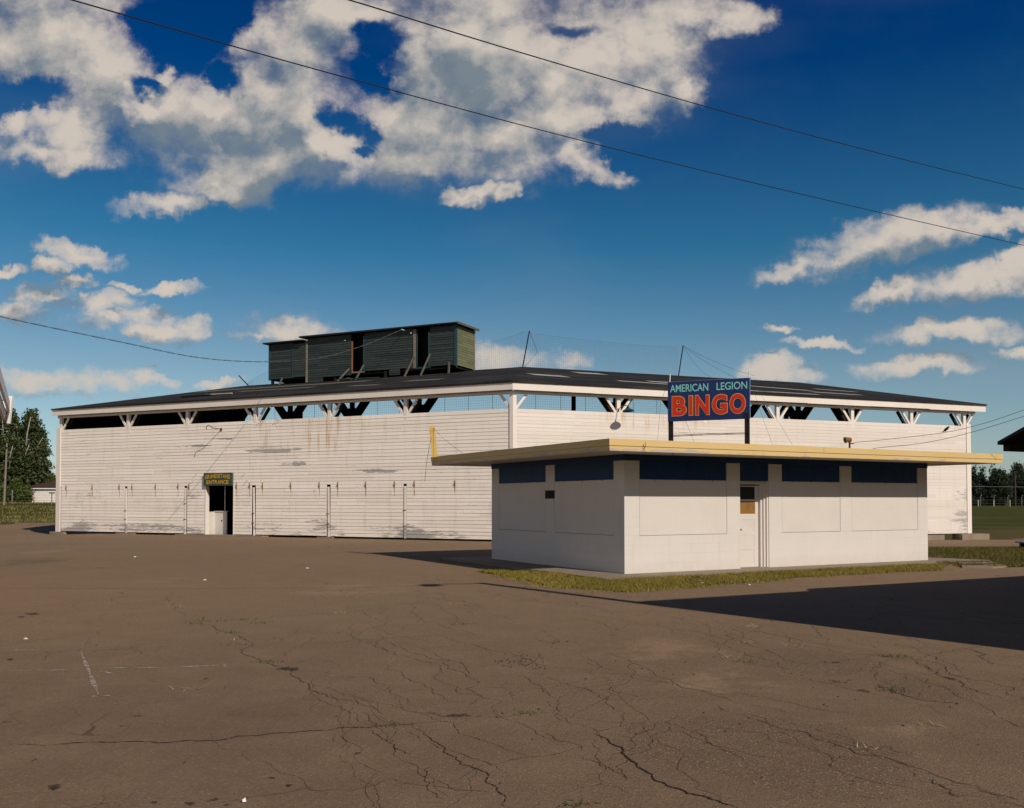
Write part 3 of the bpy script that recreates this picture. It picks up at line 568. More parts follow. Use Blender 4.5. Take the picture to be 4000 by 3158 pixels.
for x, y in bits:
    r = random.uniform(.005, .013); a = random.random()*3; c, d = math.cos(a)*r, math.sin(a)*r
    mb.hexa([(x-c, y-d, .001), (x+d, y-c, .001), (x+c, y+d, .001), (x-d, y+c, .001), (x-c*.5, y-d*.5, r), (x+d*.6, y-c*.6, r*.8), (x+c*.5, y+d*.5, r), (x-d*.6, y+c*.6, r*.7)])
stuff(mb.build('loose_gravel', M('dark gravel', (.05, .04, .032), .9)), 'loose dark gravel crumbs on the asphalt', 'gravel')
# tall rough grass at the far side of the lot, left
tg = [(random.uniform(-75, -22), 58 + 73 * random.random() ** 1.3) for _ in range(22000)]
tg = [p for p in tg if p[0] > -.62 * p[1] and mnoise.noise((p[0]*.06, p[1]*.2, 0)) > -.15]
stuff(blades('tall_grass', tg, .20, .07, leafmat('tall dry grass', (.075, .090, .016), (.24, .19, .06)), .3), 'rough tall grass beyond the far edge of the lot', 'grass')
# ------------------------------------------------------------------ grandstand
GS = tag(empty('grandstand', tuple(GC)), 'long weathered white clapboard grandstand with open gap under a low black roof', 'grandstand')
ZW = 5.27; BH = .1464
def sbox(mb, sg, s0, s1, o0, o1, z0, z1, m=0, r=None): mb.box(s0, s1, sg*o0, sg*o1, z0, z1, m, r)
def board(mb, sg, s0, s1, o, z0, z1, lap=.017, m=0):
    r = random.random(); j = random.gauss(0, .0018); dz = random.gauss(0, .0015); y0, y1, yb = sg*(o+lap+j), sg*(o+.004+j*.4), sg*(o-.02)
    p = [(s0, yb, z0+dz), (s1, yb, z0+dz), (s1, y0, z0+dz), (s0, y0, z0+dz), (s0, yb, z1+.006), (s1, yb, z1+.006), (s1, y1, z1+.006), (s0, y1, z1+.006)]
    if sg < 0: p = [p[1], p[0], p[3], p[2], p[5], p[4], p[7], p[6]]
    mb.hexa(p, m, r)
def siding(mb, sg, s0, s1, z0, z1, o=0.0, lap=.017, mn=2.4, mx=5.0, bh=BH, holes=()):
    k0 = int(round(z0 / bh)); n = max(1, int(round((z1 - z0) / bh))); h = (z1 - z0) / n
    for k in range(n):
        za, zb = z0 + k*h, z0 + (k+1)*h; s = s0 - random.uniform(0, 2)
        cuts = [s0]
        while True:
            s += random.uniform(mn, mx)
            if s >= s1 - .3: break
            if s > s0 + .3: cuts.append(s)
        cuts.append(s1)
        for a, c in zip(cuts, cuts[1:]):
            segs = [(a, c)]
            for h0, h1, hz in holes:
                if za < hz - .05:
                    segs = [q for x, y in segs for q in ((x, min(y, h0)), (max(x, h1), y)) if q[1] - q[0] > .02]
            for x, y in segs: board(mb, sg, x + .001, y - .001, o, za, zb, lap)
LP = [25.74, 20.98, 17.11, 13.01, 8.88, 4.99]; RP = [4.69, 8.86, 12.64, 16.78, 20.29, 23.60]
D0, D1, DZ = 14.23, 15.90, 2.36
wings = [(1, AL, 25.95, LP, m_clapL, 'L'), (-1, AR, 23.938, RP, m_clapR, 'R')]
# walls
mb = MB()
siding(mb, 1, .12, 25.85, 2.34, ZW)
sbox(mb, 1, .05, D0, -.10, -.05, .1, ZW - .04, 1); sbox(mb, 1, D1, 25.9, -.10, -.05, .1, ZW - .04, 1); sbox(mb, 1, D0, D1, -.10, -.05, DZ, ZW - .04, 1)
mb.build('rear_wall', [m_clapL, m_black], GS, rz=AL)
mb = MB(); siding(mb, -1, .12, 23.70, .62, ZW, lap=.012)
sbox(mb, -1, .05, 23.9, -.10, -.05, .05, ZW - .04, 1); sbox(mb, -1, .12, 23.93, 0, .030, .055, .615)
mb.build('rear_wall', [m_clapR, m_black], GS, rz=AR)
# hinged hatches below (each its own part with its hinges)
hb = [(.16, 4.90, [2.6, 4.52]), (5.07, 8.78, [5.49, 6.94, 8.39]), (8.99, 12.92, [9.37, 10.93, 12.52]), (13.16, D0 - .03, [13.17+.1, 14.04]), (D1 + .03, 17.06, [16.93]), (17.25, 20.96, [17.62, 19.07, 20.62]), (21.14, 25.62, [21.49, 23.37, 25.25])]
for a, c, hs in hb:
    mb = MB(); z0 = .07 + random.uniform(0, .03)
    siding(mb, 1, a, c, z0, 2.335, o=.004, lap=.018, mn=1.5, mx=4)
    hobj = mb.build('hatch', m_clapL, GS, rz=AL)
    for s in hs:
        mb = MB(); mb.tube([(s - .02, .055, 2.33), (s + .02, .055, 2.33)], .022, 8); mb.box(s - .022, s + .022, .030, .042, 2.20, 2.32); mb.box(s - .014, s + .014, .032, .040, 2.35, 2.46)
        mb.hexa([(s-.015,.0235,1.82),(s+.01,.0235,1.82),(s+.01,.025,1.82),(s-.015,.025,1.82),(s-.03,.0235,2.20),(s+.03,.0235,2.20),(s+.03,.025,2.20),(s-.03,.025,2.20)], 1)
        mb.build('hinge', [m_rust, m_ruststreak], hobj)
for s, tw, wd_ in ((4.97, .0, .050), (8.89, -.035, .046), (13.04, -.04, .040), (17.16, .0, .044), (21.05, -.03, .044)):
    mb = MB(); w = wd_
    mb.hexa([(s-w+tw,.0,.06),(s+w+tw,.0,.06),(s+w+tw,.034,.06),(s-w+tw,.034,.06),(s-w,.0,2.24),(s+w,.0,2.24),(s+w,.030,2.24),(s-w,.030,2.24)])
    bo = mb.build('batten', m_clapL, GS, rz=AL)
    if s in (8.89, 13.04, 21.05): mb = MB(); mb.hexa([(s+w+tw+.003,.0,.09),(s+w+tw+.030,.0,.09),(s+w+tw+.030,.022,.09),(s+w+tw+.003,.022,.09),(s+w+.003,.0,1.7),(s+w+.008,.0,1.7),(s+w+.008,.020,1.7),(s+w+.003,.020,1.7)]); mb.build('batten_gap', m_gap, bo)
    for z in (1.0 + random.random()*.5, .55 + random.random()*.2):
        mb = MB(); mb.box(s - .07, s + .09, .036, .046, z, z + .025); mb.build('latch', m_rust, bo)
# corner boards
for sg, rz, s0, s1 in ((1, AL, 25.70, 25.99), (-1, AR, 23.68, 23.95)):
    mb = MB(); sbox(mb, sg, s0, s1, -.12, .045, .05, ZW + .1); mb.build('corner_board', m_trim, GS, rz=rz)
mb = MB(); mb.prism([tuple(GC + lD*.13 + nL*.05 - GC)[:2], tuple(lD*.13 - nL*.12)[:2], (0, .12), tuple(gD*.13 - nR*.12)[:2], tuple(gD*.13 + nR*.05)[:2], tuple((nL+nR).normalized()*.055)[:2]], .05, 5.98)
mb.build('corner_post', m_trim, GS)
# posts with their braces, beam, frieze
def post(sg, rz, s, w=.16):
    mb = MB(); sbox(mb, sg, s - w/2, s + w/2, -.13, .012, ZW - .30, 5.88); po = mb.build('post', m_trim, GS, rz=rz)
    sides = [d for d in (-1, 1) if not (sg > 0 and s > 25 and d > 0)]
    for d in sides:
        for oo, dp, mt in ((-.03, .06, m_trim), (-.32, .12, m_dark)):
            mb = MB(); mb.beam((s + d*.10, sg*oo, ZW - .03), (s + d*.56, sg*oo, 5.87), .10, dp, up=(0, 1, 0)); mb.build('brace', mt, po)
for s in LP: post(1, AL, s)
for s in RP: post(-1, AR, s, .17)
for sg, rz, s in ((1, AL, .45), (-1, AR, .45)):
    mb = MB(); mb.beam((.10, sg*-.03, ZW - .02), (.58, sg*-.03, 5.87), .10, .06, up=(0, 1, 0)); mb.build('brace', m_trim, GS, rz=rz)
for sg, rz, L, P, mt, nm in wings:
    mb = MB(); e = .62 if sg < 0 else .0
    sbox(mb, sg, .10, L + e*.55, -.15, .02, 5.88, 5.995); mb.build('beam', m_trim, GS, rz=rz)
    mb = MB(); sbox(mb, sg, .05, L + e*.55, -.05, -.005, 5.997, 6.36); mb.build('frieze_board', m_trim, GS, rz=rz)
# roof and fascia, mitred at the bend
OE, WD, SL_ = .283, 14.05, .1968
bis = (nL + nR).normalized(); ch = math.cos(R(23.199))
FC = bis * (OE / ch); FE = nL*OE + lD*26.02; FK = nR*OE + gD*24.676
HPt = FC - bis * (WD / ch); RE = FE - nL*WD; RK = FK - nR*WD
zE, zR = 6.28, 6.28 + SL_*WD
def up(v, z): return (v.x, v.y, z)
mb = MB(); T = .075
fo = .05
def slab(a, b_, c, d, z0, z1):   # eave a,b  ridge c,d
    mb.hexa([up(a, z0), up(b_, z0), up(c, z1), up(d, z1), up(a, z0+T), up(b_, z0+T), up(c, z1+T), up(d, z1+T)])
fl, fr = FC + bis*fo, FC + bis*fo
slab(FE + nL*fo + lD*.04, fl, HPt, RE + lD*.04, zE - fo*SL_, zR); slab(fr, FK + nR*fo + gD*.04, RK + gD*.04, HPt, zE - fo*SL_, zR)
def onroofL(s, q): v = nL*(OE - q) + lD*s; return Vector((v.x, v.y, zE + SL_*q + T))
def onroofR(s, q): v = nR*(OE - q) + gD*s; return Vector((v.x, v.y, zE + SL_*q + T))
def patch(fn, s0, s1, q0, q1, m, sk=0):
    mb.quadset([fn(s0, q0) + Vector((0,0,.006)), fn(s1, q0+sk) + Vector((0,0,.006)), fn(s1, q1+sk) + Vector((0,0,.006)), fn(s0, q1) + Vector((0,0,.006))], [(0,1,2,3) if fn is onroofR else (3,2,1,0)], m)
for s0, s1, q0, q1, sk in ((3.0,4.6,5.2,6.4,-.5),(6.6,8.9,3.6,4.3,-.8),(7.4,9.0,9.6,11.0,0),(9.4,10.8,2.4,3.1,-.2),(8.8,11.4,4.6,5.5,-.6),(10.6,13.0,1.3,1.9,-.5),(12.6,13.6,6.2,7.2,0),(12.4,15.4,1.0,1.5,-.3),(14.2,17.6,6.0,6.8,-2.2),(17.5,18.3,11.0,12.2,0),(16.8,19.2,2.8,3.4,-.6),(19.6,21.6,6,6.6,-.8)):
    patch(onroofR, s0, s1, q0, q1, 1, sk)
patch(onroofL, 12.6, 25.0, 8.3, 9.4, 2, .25); patch(onroofL, 13.8, 19.0, 5.2, 5.9, 2, .3); patch(onroofL, 8.5, 10.4, 3.2, 4.0, 2, .4); patch(onroofL, 6.0, 8.2, 4.6, 5.6, 2, .5)
roof_o = mb.build('roof', [m_roof, m_patch, m_olivestrip], GS)
mb = MB(); mb.beam(onroofL(18.6, 3.4) + Vector((0,0,.04)), onroofL(20.2, 3.0) + Vector((0,0,.05)), .25, .06); mb.beam(onroofL(17.3, 3.5) + Vector((0,0,.05)), onroofL(19.0, 3.45) + Vector((0,0,.06)), .14, .05, 1)
mb.build('loose_roof_board', [m_black, m_patch], GS)
for nm, P0, P1, N, rz in (('L', FE, FC, nL, AL), ('R', FC, FK, nR, AR)):
    mb = MB(); n = 7
    for k in range(n):
        a = P0.lerp(P1, k/n); c = P0.lerp(P1, (k+1)/n); dz = random.gauss(0, .007); i = N*.045
        a0, c0 = a - i, c - i
        if k == n-1 and nm == 'L': c0 = c - bis*.05
        if k == 0 and nm == 'R': a0 = a - bis*.05
        mb.hexa([up(a, 5.99+dz), up(c, 5.99+dz), up(c0, 5.99+dz), up(a0, 5.99+dz), up(a, 6.272), up(c, 6.272), up(c0, 6.272), up(a0, 6.272)])
    mb.build('fascia', m_fasc, GS)
# rafters at the right gable end and timber inside
for k in range(14):
    s = 1.2 + k * 1.85; qe = min(13.7, (s - .1)/.4286)
    for fn, lim in ((onroofL, 25.8), (onroofR, 24.4)):
        if s < lim: mb = MB(); mb.beam(fn(s, .12) - Vector((0,0,.20)), fn(s, qe) - Vector((0,0,.20)), .06, .18); mb.build('rafter', m_dark, GS)
mb = MB()      # closed left end wall
e0 = lD*25.93; 
a, c = e0 - nL*.2, e0 - nL*13.6
mb.hexa([up(a, .0), up(a - lD*.1, .0), up(c - lD*.1, .0), up(c, .0), up(a, 6.25), up(a - lD*.1, 6.25), up(c - lD*.1, 8.85), up(c, 8.85)])
mb.build('end_wall', m_black, GS)
mb = MB()      # raked seating deck behind the wall
def mit(q): return -bis * (q / ch)
for D, N, L in ((lD, nL, 25.7), (gD, nR, 23.7)):
    a, b_, c, d = mit(.35), D*L - N*.35, D*L - N*12.4, mit(12.4)
    mb.hexa([up(a, 4.35), up(b_, 4.35), up(c, .7), up(d, .7), up(a, 4.5), up(b_, 4.5), up(c, .85), up(d, .85)])
mb.build('seating_deck', m_dark, GS)
def inner(D, N, s, q, ztop, V=True):
    p = D*s - N*q; mb = MB(); zb = 1.0 + (12.4 - q)*.29 if q < 12 else .2
    mb.beam(up(p, max(zb, .2)), up(p, ztop), .24, .24); po = mb.build('inner_post', m_dark, GS)
    if V:
        for d in (-1, 1):
            mb = MB(); b0 = p + Vector((0, 0, 0))
            mb.beam(up(b0 + D*d*.10, ztop - 1.80), up(b0 + D*d*1.42, ztop - .15), .28, .40, up=(N.x, N.y, 0)); mb.build('brace', m_dark, po)
        mb = MB(); t = [up(p - D*.50 - N*.05, ztop - 1.20), up(p + D*.50 - N*.05, ztop - 1.20), up(p + D*.12 - N*.05, ztop - 2.1), up(p - D*.12 - N*.05, ztop - 2.1)]
        t2 = [(x + N.x*.1, y + N.y*.1, z) for x, y, z in t]
        mb.hexa([t[3], t[2], t2[2], t2[3], t[0], t[1], t2[1], t2[0]]); mb.build('gusset', m_dark, po)
for s in LP[1:5]: inner(lD, nL, s, 7.6, zE + SL_*7.7 - .05)
for s in RP[1:]: inner(gD, nR, s, 8.3, zE + SL_*8.4 - .05)
for D, N, ss in ((lD, nL, (25.6, 20.98, 17.11)), (gD, nR, (8.86, 16.78, 23.4))):
    for s in ss: inner(D, N, s, 13.4, zE + SL_*13.4 - .05, False)
for D, N, L in ((lD, nL, 25.6), (gD, nR, 23.6)):
    mb = MB(); z = zE + SL_*7.9 - .25; mb.beam(up(D*3.2 - N*7.9, z), up(D*L - N*7.9, z), .2, .28); mb.build('inner_beam', m_dark, GS)
# entrance: jamb, ticket counter and the dark passage behind
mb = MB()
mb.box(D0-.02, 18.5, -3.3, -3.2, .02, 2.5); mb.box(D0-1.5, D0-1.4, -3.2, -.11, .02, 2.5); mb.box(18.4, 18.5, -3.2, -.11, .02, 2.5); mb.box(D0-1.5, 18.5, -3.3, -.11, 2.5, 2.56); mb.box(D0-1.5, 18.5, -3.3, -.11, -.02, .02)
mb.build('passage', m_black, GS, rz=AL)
mb = MB(); mb.box(15.19, D1 - .001, -.66, -.60, .03, 1.12); mb.box(D1, D1 + .03, -.66, -.201, .03, 1.12); mb.box(15.15, D1 + .03, -.70, -.56, 1.121, 1.15); mb.box(15.45, 15.50, -.600, -.585, .66, .73, 1)
mb.build('ticket_counter', [m_shut, m_gap], GS, rz=AL)
mb = MB(); mb.box(15.31, 15.34, -.66, -.62, 1.152, 2.5); mb.build('counter_frame', m_shut, GS, rz=AL)
mb = MB(); mb.box(D1 - .01, D1 + .03, -.20, .03, .03, 2.33); mb.box(D0 - .03, D0, -.12, .03, .03, 2.33); mb.build('door_jamb', m_trim, GS, rz=AL)
for s, z in ((16.46, 2.9), (13.52, 2.91), (12.65, 5.24), (11.73, 5.26), (16.6, 2.62), (13.4, 2.55), (12.5, 5.22), (11.6, 5.24)): mb = MB(); mb.tube([(s, .01, z), (s, .13, z + .01), (s, .15, z + .01)], [.010, .012, .020], 7); mb.build('insulator_peg', m_patch, GS, rz=AL)
# foundation under the right end, blocks under the left wall
mb = MB(); mb.box(1, 22.3, .05, .35, -.40, -.005); mb.build('foundation', m_conc, GS, rz=AR)
mb = MB(); mb.box(23.0, 24.75, -.35, .25, -.40, .03); mb.build('foundation_block', m_conc, GS, rz=AR)
for s0, s1 in ((25.3, 26.3), (20.4, 21.6), (12.2, 17.4), (8.6, 9.4)):
    mb = MB(); mb.box(s0, s1, -.3, .14 if s1 - s0 < 3 else .42, -.1, .055); mb.build('sill_block', m_conc, GS, rz=AL)

# ------------------------------------------------------------------ lettering
def text_mesh(txt, off=0.0, shear=0.0, ext=.0015):
    cu = bpy.data.curves.new('lettering', 'FONT'); cu.body = txt; cu.size = 1.0; cu.offset = off; cu.extrude = ext; cu.shear = shear; cu.resolution_u = 6
    o = bpy.data.objects.new('lettering', cu); COL.objects.link(o); bpy.context.view_layer.update()
    me = bpy.data.meshes.new_from_object(o.evaluated_get(bpy.context.evaluated_depsgraph_get())); bpy.data.objects.remove(o); bpy.data.curves.remove(cu)
    return me
def letters(name, txt, mat, parent, x0, x1, z0, z1, y, off=0.0, pad=0.0, rz=0.0, flip=1, shear=0.0):
    me = text_mesh(txt, off, shear); c = np.empty(len(me.vertices)*3, 'f'); me.vertices.foreach_get('co', c); c = c.reshape(-1, 3)
    lo, hi = c.min(0), c.max(0)
    x0 -= pad; x1 += pad; z0 -= pad; z1 += pad
    n = np.stack([x0 + (c[:,0]-lo[0])/(hi[0]-lo[0])*(x1-x0), y + c[:,2], z0 + (c[:,1]-lo[1])/(hi[1]-lo[1])*(z1-z0)], 1).astype('f')
    me.vertices.foreach_set('co', n.ravel()); me.materials.clear(); me.materials.append(mat); me.name = name; me.update()
    o = bpy.data.objects.new(name, me); COL.objects.link(o); o.parent = parent; return o

# grandstand entrance sign: local x runs to the right as seen from outside
es = tag(empty('entrance_sign', tuple(GC + lD*15.93 + nL*.03 + Vector((0, 0, 2.33))), AL + math.pi), 'small green board lettered GRANDSTAND ENTRANCE in yellow over the dark doorway', 'sign')
mb = MB(); mb.box(0, 1.70, -.10, 0, 0, .60); mb.build('sign_board', m_sgreen, es)
def arcword(txt, x0, x1, z0, h, arc, off):
    n = len(txt)
    for k, (mat, dx, dz, dy) in enumerate(((m_letsh, .018, -.018, -.102), (m_syel, 0, 0, -.105))):
        bmv = []; bmf = []; o_ = 0
        for i, chh in enumerate(txt):
            me = text_mesh(chh, off, .0, .001); c = np.empty(len(me.vertices)*3, 'f'); me.vertices.foreach_get('co', c); c = c.reshape(-1, 3)
            lo, hi = c.min(0), c.max(0); w = (x1-x0)/n; t = (i + .5)/n*2 - 1; zz = z0 + arc*(1 - t*t); xa = x0 + w*i + w*.06; ang = -t * arc * 1.5
            X = xa + (c[:,0]-lo[0])/(hi[0]-lo[0])*w*.88; Z = zz + (c[:,1]-lo[1])/(hi[1]-lo[1])*h + (X - xa - w/2)*ang*2
            bmv += [(float(a) + dx, dy + float(q), float(z) + dz) for a, z, q in zip(X, Z, c[:,2]*.5)]
            for p in me.polygons: bmf.append([o_ + v for v in p.vertices])
            o_ += len(c); bpy.data.meshes.remove(me)
        me = bpy.data.meshes.new('lettering'); me.from_pydata(bmv, [], bmf); me.materials.append(mat); o = bpy.data.objects.new('lettering' if k else 'letter_shadow', me); COL.objects.link(o); o.parent = es
arcword('GRANDSTAND', .08, 1.62, .30, .19, .055, .022); arcword('ENTRANCE', .17, 1.53, .07, .18, .015, .022)

# wall lamp on the right wing and bare bracket on the left wing
wl = tag(empty('wall_lamp', tuple(GC + gD*4.67 + Vector((0, 0, 5.42))), AR), 'gooseneck wall lamp with green dish shade on a white post beside the bingo sign', 'lamp')
mb = MB(); mb.tube([(0, -.01, -.05), (.0, -.08, .02), (.03, -.30, .10), (.06, -.58, .10), (.07, -.70, .06), (.07, -.73, .0)], .016, 7); mb.box(-.04, .04, -.02, .0, -.12, .02); mb.build('arm', m_rust, wl)
mb = MB(); mb.tube([(.07, -.73, .02), (.07, -.735, -.04), (.07, -.74, -.10), (.07, -.745, -.15)], [.03, .07, .20, .25], 16, 0, False); mb.tube([(.07, -.73, .05), (.07, -.732, .0)], .045, 10)
mb.build('shade', m_greentrim, wl, smooth=True)
hk = tag(empty('hooked_bracket', tuple(GC + lD*14.97 + Vector((0, 0, 4.95))), AL), 'bare hooked pipe bracket sticking out high on the left wall above the entrance', 'bracket')
mb = MB(); mb.tube([(0, .0, 0), (.0, .25, .01), (.02, .60, .03), (.05, .70, .10), (.10, .75, .15), (.16, .78, .12), (.20, .78, .02), (.20, .78, -.05)], .017, 7); mb.build('pipe', m_iron, hk); mb = MB(); mb.box(-.05, .05, .025, .05, -.07, .06); mb.build('wall_plate', m_rust, hk)
# ------------------------------------------------------------------ bingo booth
BO = tag(empty('bingo_booth', tuple(BC), BA), 'small flat roofed white block booth with navy band and yellow fascia', 'booth')
BW, BD = 9.8503, 6.1032
ZB = .04
def wallpiece(x0, x1, y0, y1, z0, z1, m=0): mb.box(x0, x1, y0, y1, z0, z1, m)
t = .2
mb = MB()
wallpiece(0, BW, 0, t, ZB, .846); # front plinth split for the door below
mb = MB()
for a, c in ((0, 3.275), (4.175, BW)): mb.box(a, c, 0, t, ZB, .846)
mb.box(0, t, t, BD, ZB, .846); mb.box(BW - t, BW, t, BD, ZB, 2.62); mb.box(t, BW - t, BD - t, BD, ZB, 2.62)
mb.build('block_wall', m_block, BO)
fp = [(0, .40), (2.878, 3.275), (4.175, 4.592), (6.566, 6.966), (9.468, BW)]; lp = [(2.858, 3.262), (5.708, BD)]
for a, c in fp:
    mb = MB(); mb.box(a, c, 0, t, .8465, 2.472)
    if a == 0: mb.box(0, t, t, .395, .8465, 2.472)
    mb.build('pier', m_block, BO)
for a, c in lp: mb = MB(); mb.box(0, t, a, c, .8465, 2.472); mb.build('pier', m_block, BO)
mb = MB()      # navy lintel band all round under the roof
mb.box(-.012, BW + .004, -.012, t, 2.4725, 2.605); mb.box(-.012, t, t, BD + .004, 2.4725, 2.605); mb.build('lintel_band', m_blue, BO)
def shutter(ax, a, c):
    g = .008
    mb = MB()
    if ax == 'x': mb.box(a + g, c - g, .004, .05, .8465 + g, 2.066)
    else: mb.box(.004, .05, a + g, c - g, .8465 + g, 2.066)
    so = mb.build('shutter', m_shut, BO)
    mb = MB()
    if ax == 'x': mb.box(a, c, .03, .07, .8468, 2.07)
    else: mb.box(.03, .07, a, c, .8468, 2.07)
    mb.build('shutter_reveal', m_gap, so)
    for k in (.17, .5, .83):
        s = a + (c - a)*k; mb = MB()
        if ax == 'x': mb.box(s - .007, s + .007, -.003, .004, 2.035, 2.073)
        else: mb.box(-.003, .004, s - .007, s + .007, 2.035, 2.073)
        mb.build('hinge', m_rust, so)
    mb = MB(); p = a
    while p < c - .02:
        q = min(p + .165, c); d = random.uniform(0, .004)
        if ax == 'x': mb.box(p + .002, q - .002, .022 + d, .06, 2.0705, 2.472)
        else: mb.box(.022 + d, .06, p + .002, q - .002, 2.0705, 2.472)
        p = q
    mb.build('transom_boarding', m_blue, BO)
for a, c in ((.40, 2.878), (4.592, 6.566), (6.966, 9.468)): shutter('x', a, c)
for a, c in ((.395, 2.858), (3.262, 5.708)): shutter('y', a, c)
mb = MB(); p = 3.277
while p < 4.17: q = min(p + .165, 4.173); mb.box(p + .002, q - .002, .022, .06, 2.0705, 2.472); p = q
mb.build('transom_boarding', m_blue, BO)
mb = MB(); mb.box(-.016, .012, 2.855, 3.265, 1.66, 1.858); 
vent = mb.build('wall_vent', m_gap, BO)
mb = MB()
for k in range(6): z = 1.675 + k*.03; mb.hexa([(-.024, 2.87, z), (-.018, 2.87, z - .012), (-.018, 3.25, z - .012), (-.024, 3.25, z), (-.02, 2.87, z + .006), (-.0175, 2.87, z + .004), (-.0175, 3.25, z + .004), (-.02, 3.25, z + .006)])
mb.build('louvre', m_iron, vent)
# door set back in its frame
mb = MB(); d0, d1, dy = 3.19, 3.995, .165
mb.box(d0, d1, dy, dy + .045, .055, 1.30); mb.box(d0, 3.36, dy, dy + .045, 1.301, 1.96); mb.box(3.895, d1, dy, dy + .045, 1.301, 1.96); mb.box(3.361, 3.894, dy, dy + .045, 1.935, 1.96); mb.box(3.361, 3.894, dy + .002, dy + .043, 1.595, 1.64)
for z0, z1 in ((.12, .48), (.52, .82), (.86, 1.18)): 
    mb.box(3.33, 3.86, dy - .006, dy - .001, z1 - .012, z1); mb.box(3.852, 3.864, dy - .006, dy - .001, z0, z1 - .013)
do = mb.build('door', m_shut, BO)
mb = MB(); mb.box(3.361, 3.894, dy + .018, dy + .024, 1.641, 1.934); mb.build('window_pane', m_glass, do)
mb = MB(); mb.box(3.361, 3.894, dy + .010, dy + .016, 1.301, 1.594); mb.build('window_card', m_amber, do)
mb = MB(); mb.tube([(3.40, dy, .93), (3.40, dy - .03, .93), (3.40, dy - .05, .93), (3.40, dy - .065, .93)], [.012, .012, .026, .018], 10); mb.build('door_knob', m_rust, do)
mb = MB(); mb.box(d1 + .004, 4.06, .10, dy + .06, ZB, 2.02); mb.box(4.061, 4.12, .06, dy + .06, ZB, 2.02); mb.box(4.121, 4.174, .02, dy + .06, ZB, 2.069); mb.box(3.277, 4.12, .09, dy + .06, 1.99, 2.0695); mb.box(3.18, 3.276, .201, dy + .06, ZB, 1.99); mb.build('door_frame', m_shut, BO)
mb = MB(); mb.box(3.277, 4.174, 0.0, dy + .06, ZB - .01, .052); mb.build('door_step', m_conc, BO)
# flat roof slab: soffit, two-step yellow fascia, gravel deck
x0, x1, y0, y1 = -1.2437, BW + 1.391, -1.2288, BD + 1.248
mb = MB(); mb.box(x0 + .04, x1 - .04, y0 + .04, y1 - .04, 2.606, 2.80); mb.build('soffit', m_soff, BO)
mb = MB(); mb.box(x0 + .04, x1 - .04, y0 + .04, y1 - .04, 2.8005, 2.815); mb.build('roof_deck', m_conc, BO)
def band(i, z0, z1, jig=0.0):
    a, c, d, e = x0 + i, x1 - i, y0 + i, y1 - i; w = .039 - i
    mb.box(a, c, d, d + w, z0, z1); mb.box(a, c, e - w, e, z0, z1); mb.box(a, a + w, d + w, e - w, z0, z1); mb.box(c - w, c, d + w, e - w, z0, z1)
mb = MB(); band(0, 2.692, 2.826); band(.014, 2.588, 2.688); mb.build('fascia', m_yel, BO)
mb = MB(); mb.box(4.66, 4.664, y0 - .0015, y0 + .01, 2.694, 2.822); mb.box(10.96, 10.963, y0 - .0015, y0 + .01, 2.694, 2.822); mb.build('fascia_joint', m_gap, BO)
mb = MB(); hx = -.40; mb.tube([(hx, y0 - .004, 2.74), (hx - .03, y0 - .02, 2.72), (hx - .03, y0 - .02, 2.68), (hx + .01, y0 - .02, 2.67), (hx + .02, y0 - .02, 2.71)], .006, 5); mb.tube([(hx + .03, y0 - .004, 2.78), (hx + .03, y0 - .02, 2.70), (hx - .02, y0 - .015, 2.63), (hx + .02, y0 - .015, 2.62)], .005, 5); mb.build('hook', m_rust, BO)
mb = MB(); mb.tube([(.62, y0 + .35, 2.605), (.62, y0 + .35, 2.55)], .008, 5); mb.build('hook', m_rust, BO)

# leaning yellow post at the far left corner of the roof
yp = tag(empty('yellow_post', (-2.11, 25.30, 2.80)), 'short yellow timber post standing on the far left corner of the booth roof', 'post')
mb = MB(); mb.beam((.0, .0, .0), (-.085, 0, .86), .15, .09, up=(0, 1, 0)); mb.build('timber', m_yel2, yp)
mb = MB(); mb.tube([(-.04, -.03, .60), (-.10, -.05, .50), (-.16, -.10, .2), (-.22, -.12, -.2), (-.26, -.12, -.66)], .006, 5); mb.build('loose_wire', m_wire, yp)
mb = MB(); mb.tube([(-.07, 0, .83), (.30, -.5, .45), (.86, -1.25, .02)], .004, 4); mb.build('stay_wire', m_wire, yp)

# the big sign on its angle iron legs
sA, sB = Vector((3.60, 21.35, 0)), Vector((5.30, 20.60, 0)); sd = sB - sA; SWd = sd.length; sa = math.atan2(sd.y, sd.x)
BS = tag(empty('bingo_sign', (sA.x, sA.y, 2.815), sa), 'navy roof sign reading AMERICAN LEGION BINGO on black iron legs', 'sign')
z0, z1 = 3.435 - 2.815, 4.345 - 2.815
mb = MB(); mb.box(0, SWd, 0, .055, z0, z1); mb.build('sign_panel', m_navy, BS)
mb = MB(); mb.box(SWd + .0005, SWd + .006, -.002, .057, z0 + .0, z1); mb.box(0, SWd, -.002, .057, z1 + .0005, z1 + .006); mb.build('panel_edge', m_edge, BS)
H_ = z1 - z0
def zz(f_): return z0 + H_*f_
letters('lettering', 'AMERICAN', m_mint, BS, SWd*.030, SWd*.505, zz(.735), zz(.925), -.004, .012)
letters('lettering', 'LEGION', m_mint, BS, SWd*.605, SWd*.972, zz(.735), zz(.925), -.004, .012)
BX = [(.050, .238, 'B'), (.262, .318, 'I'), (.340, .520, 'N'), (.545, .738, 'G'), (.758, .955, 'O')]
mb = None
for a, c, chh in BX:
    letters('letter_outline', chh, m_gold, BS, SWd*a, SWd*c, zz(.125), zz(.640), -.0035, .058)
    pad = -.014
    letters('lettering', chh, m_red, BS, SWd*a, SWd*c, zz(.125), zz(.640), -.0065, .036, pad)
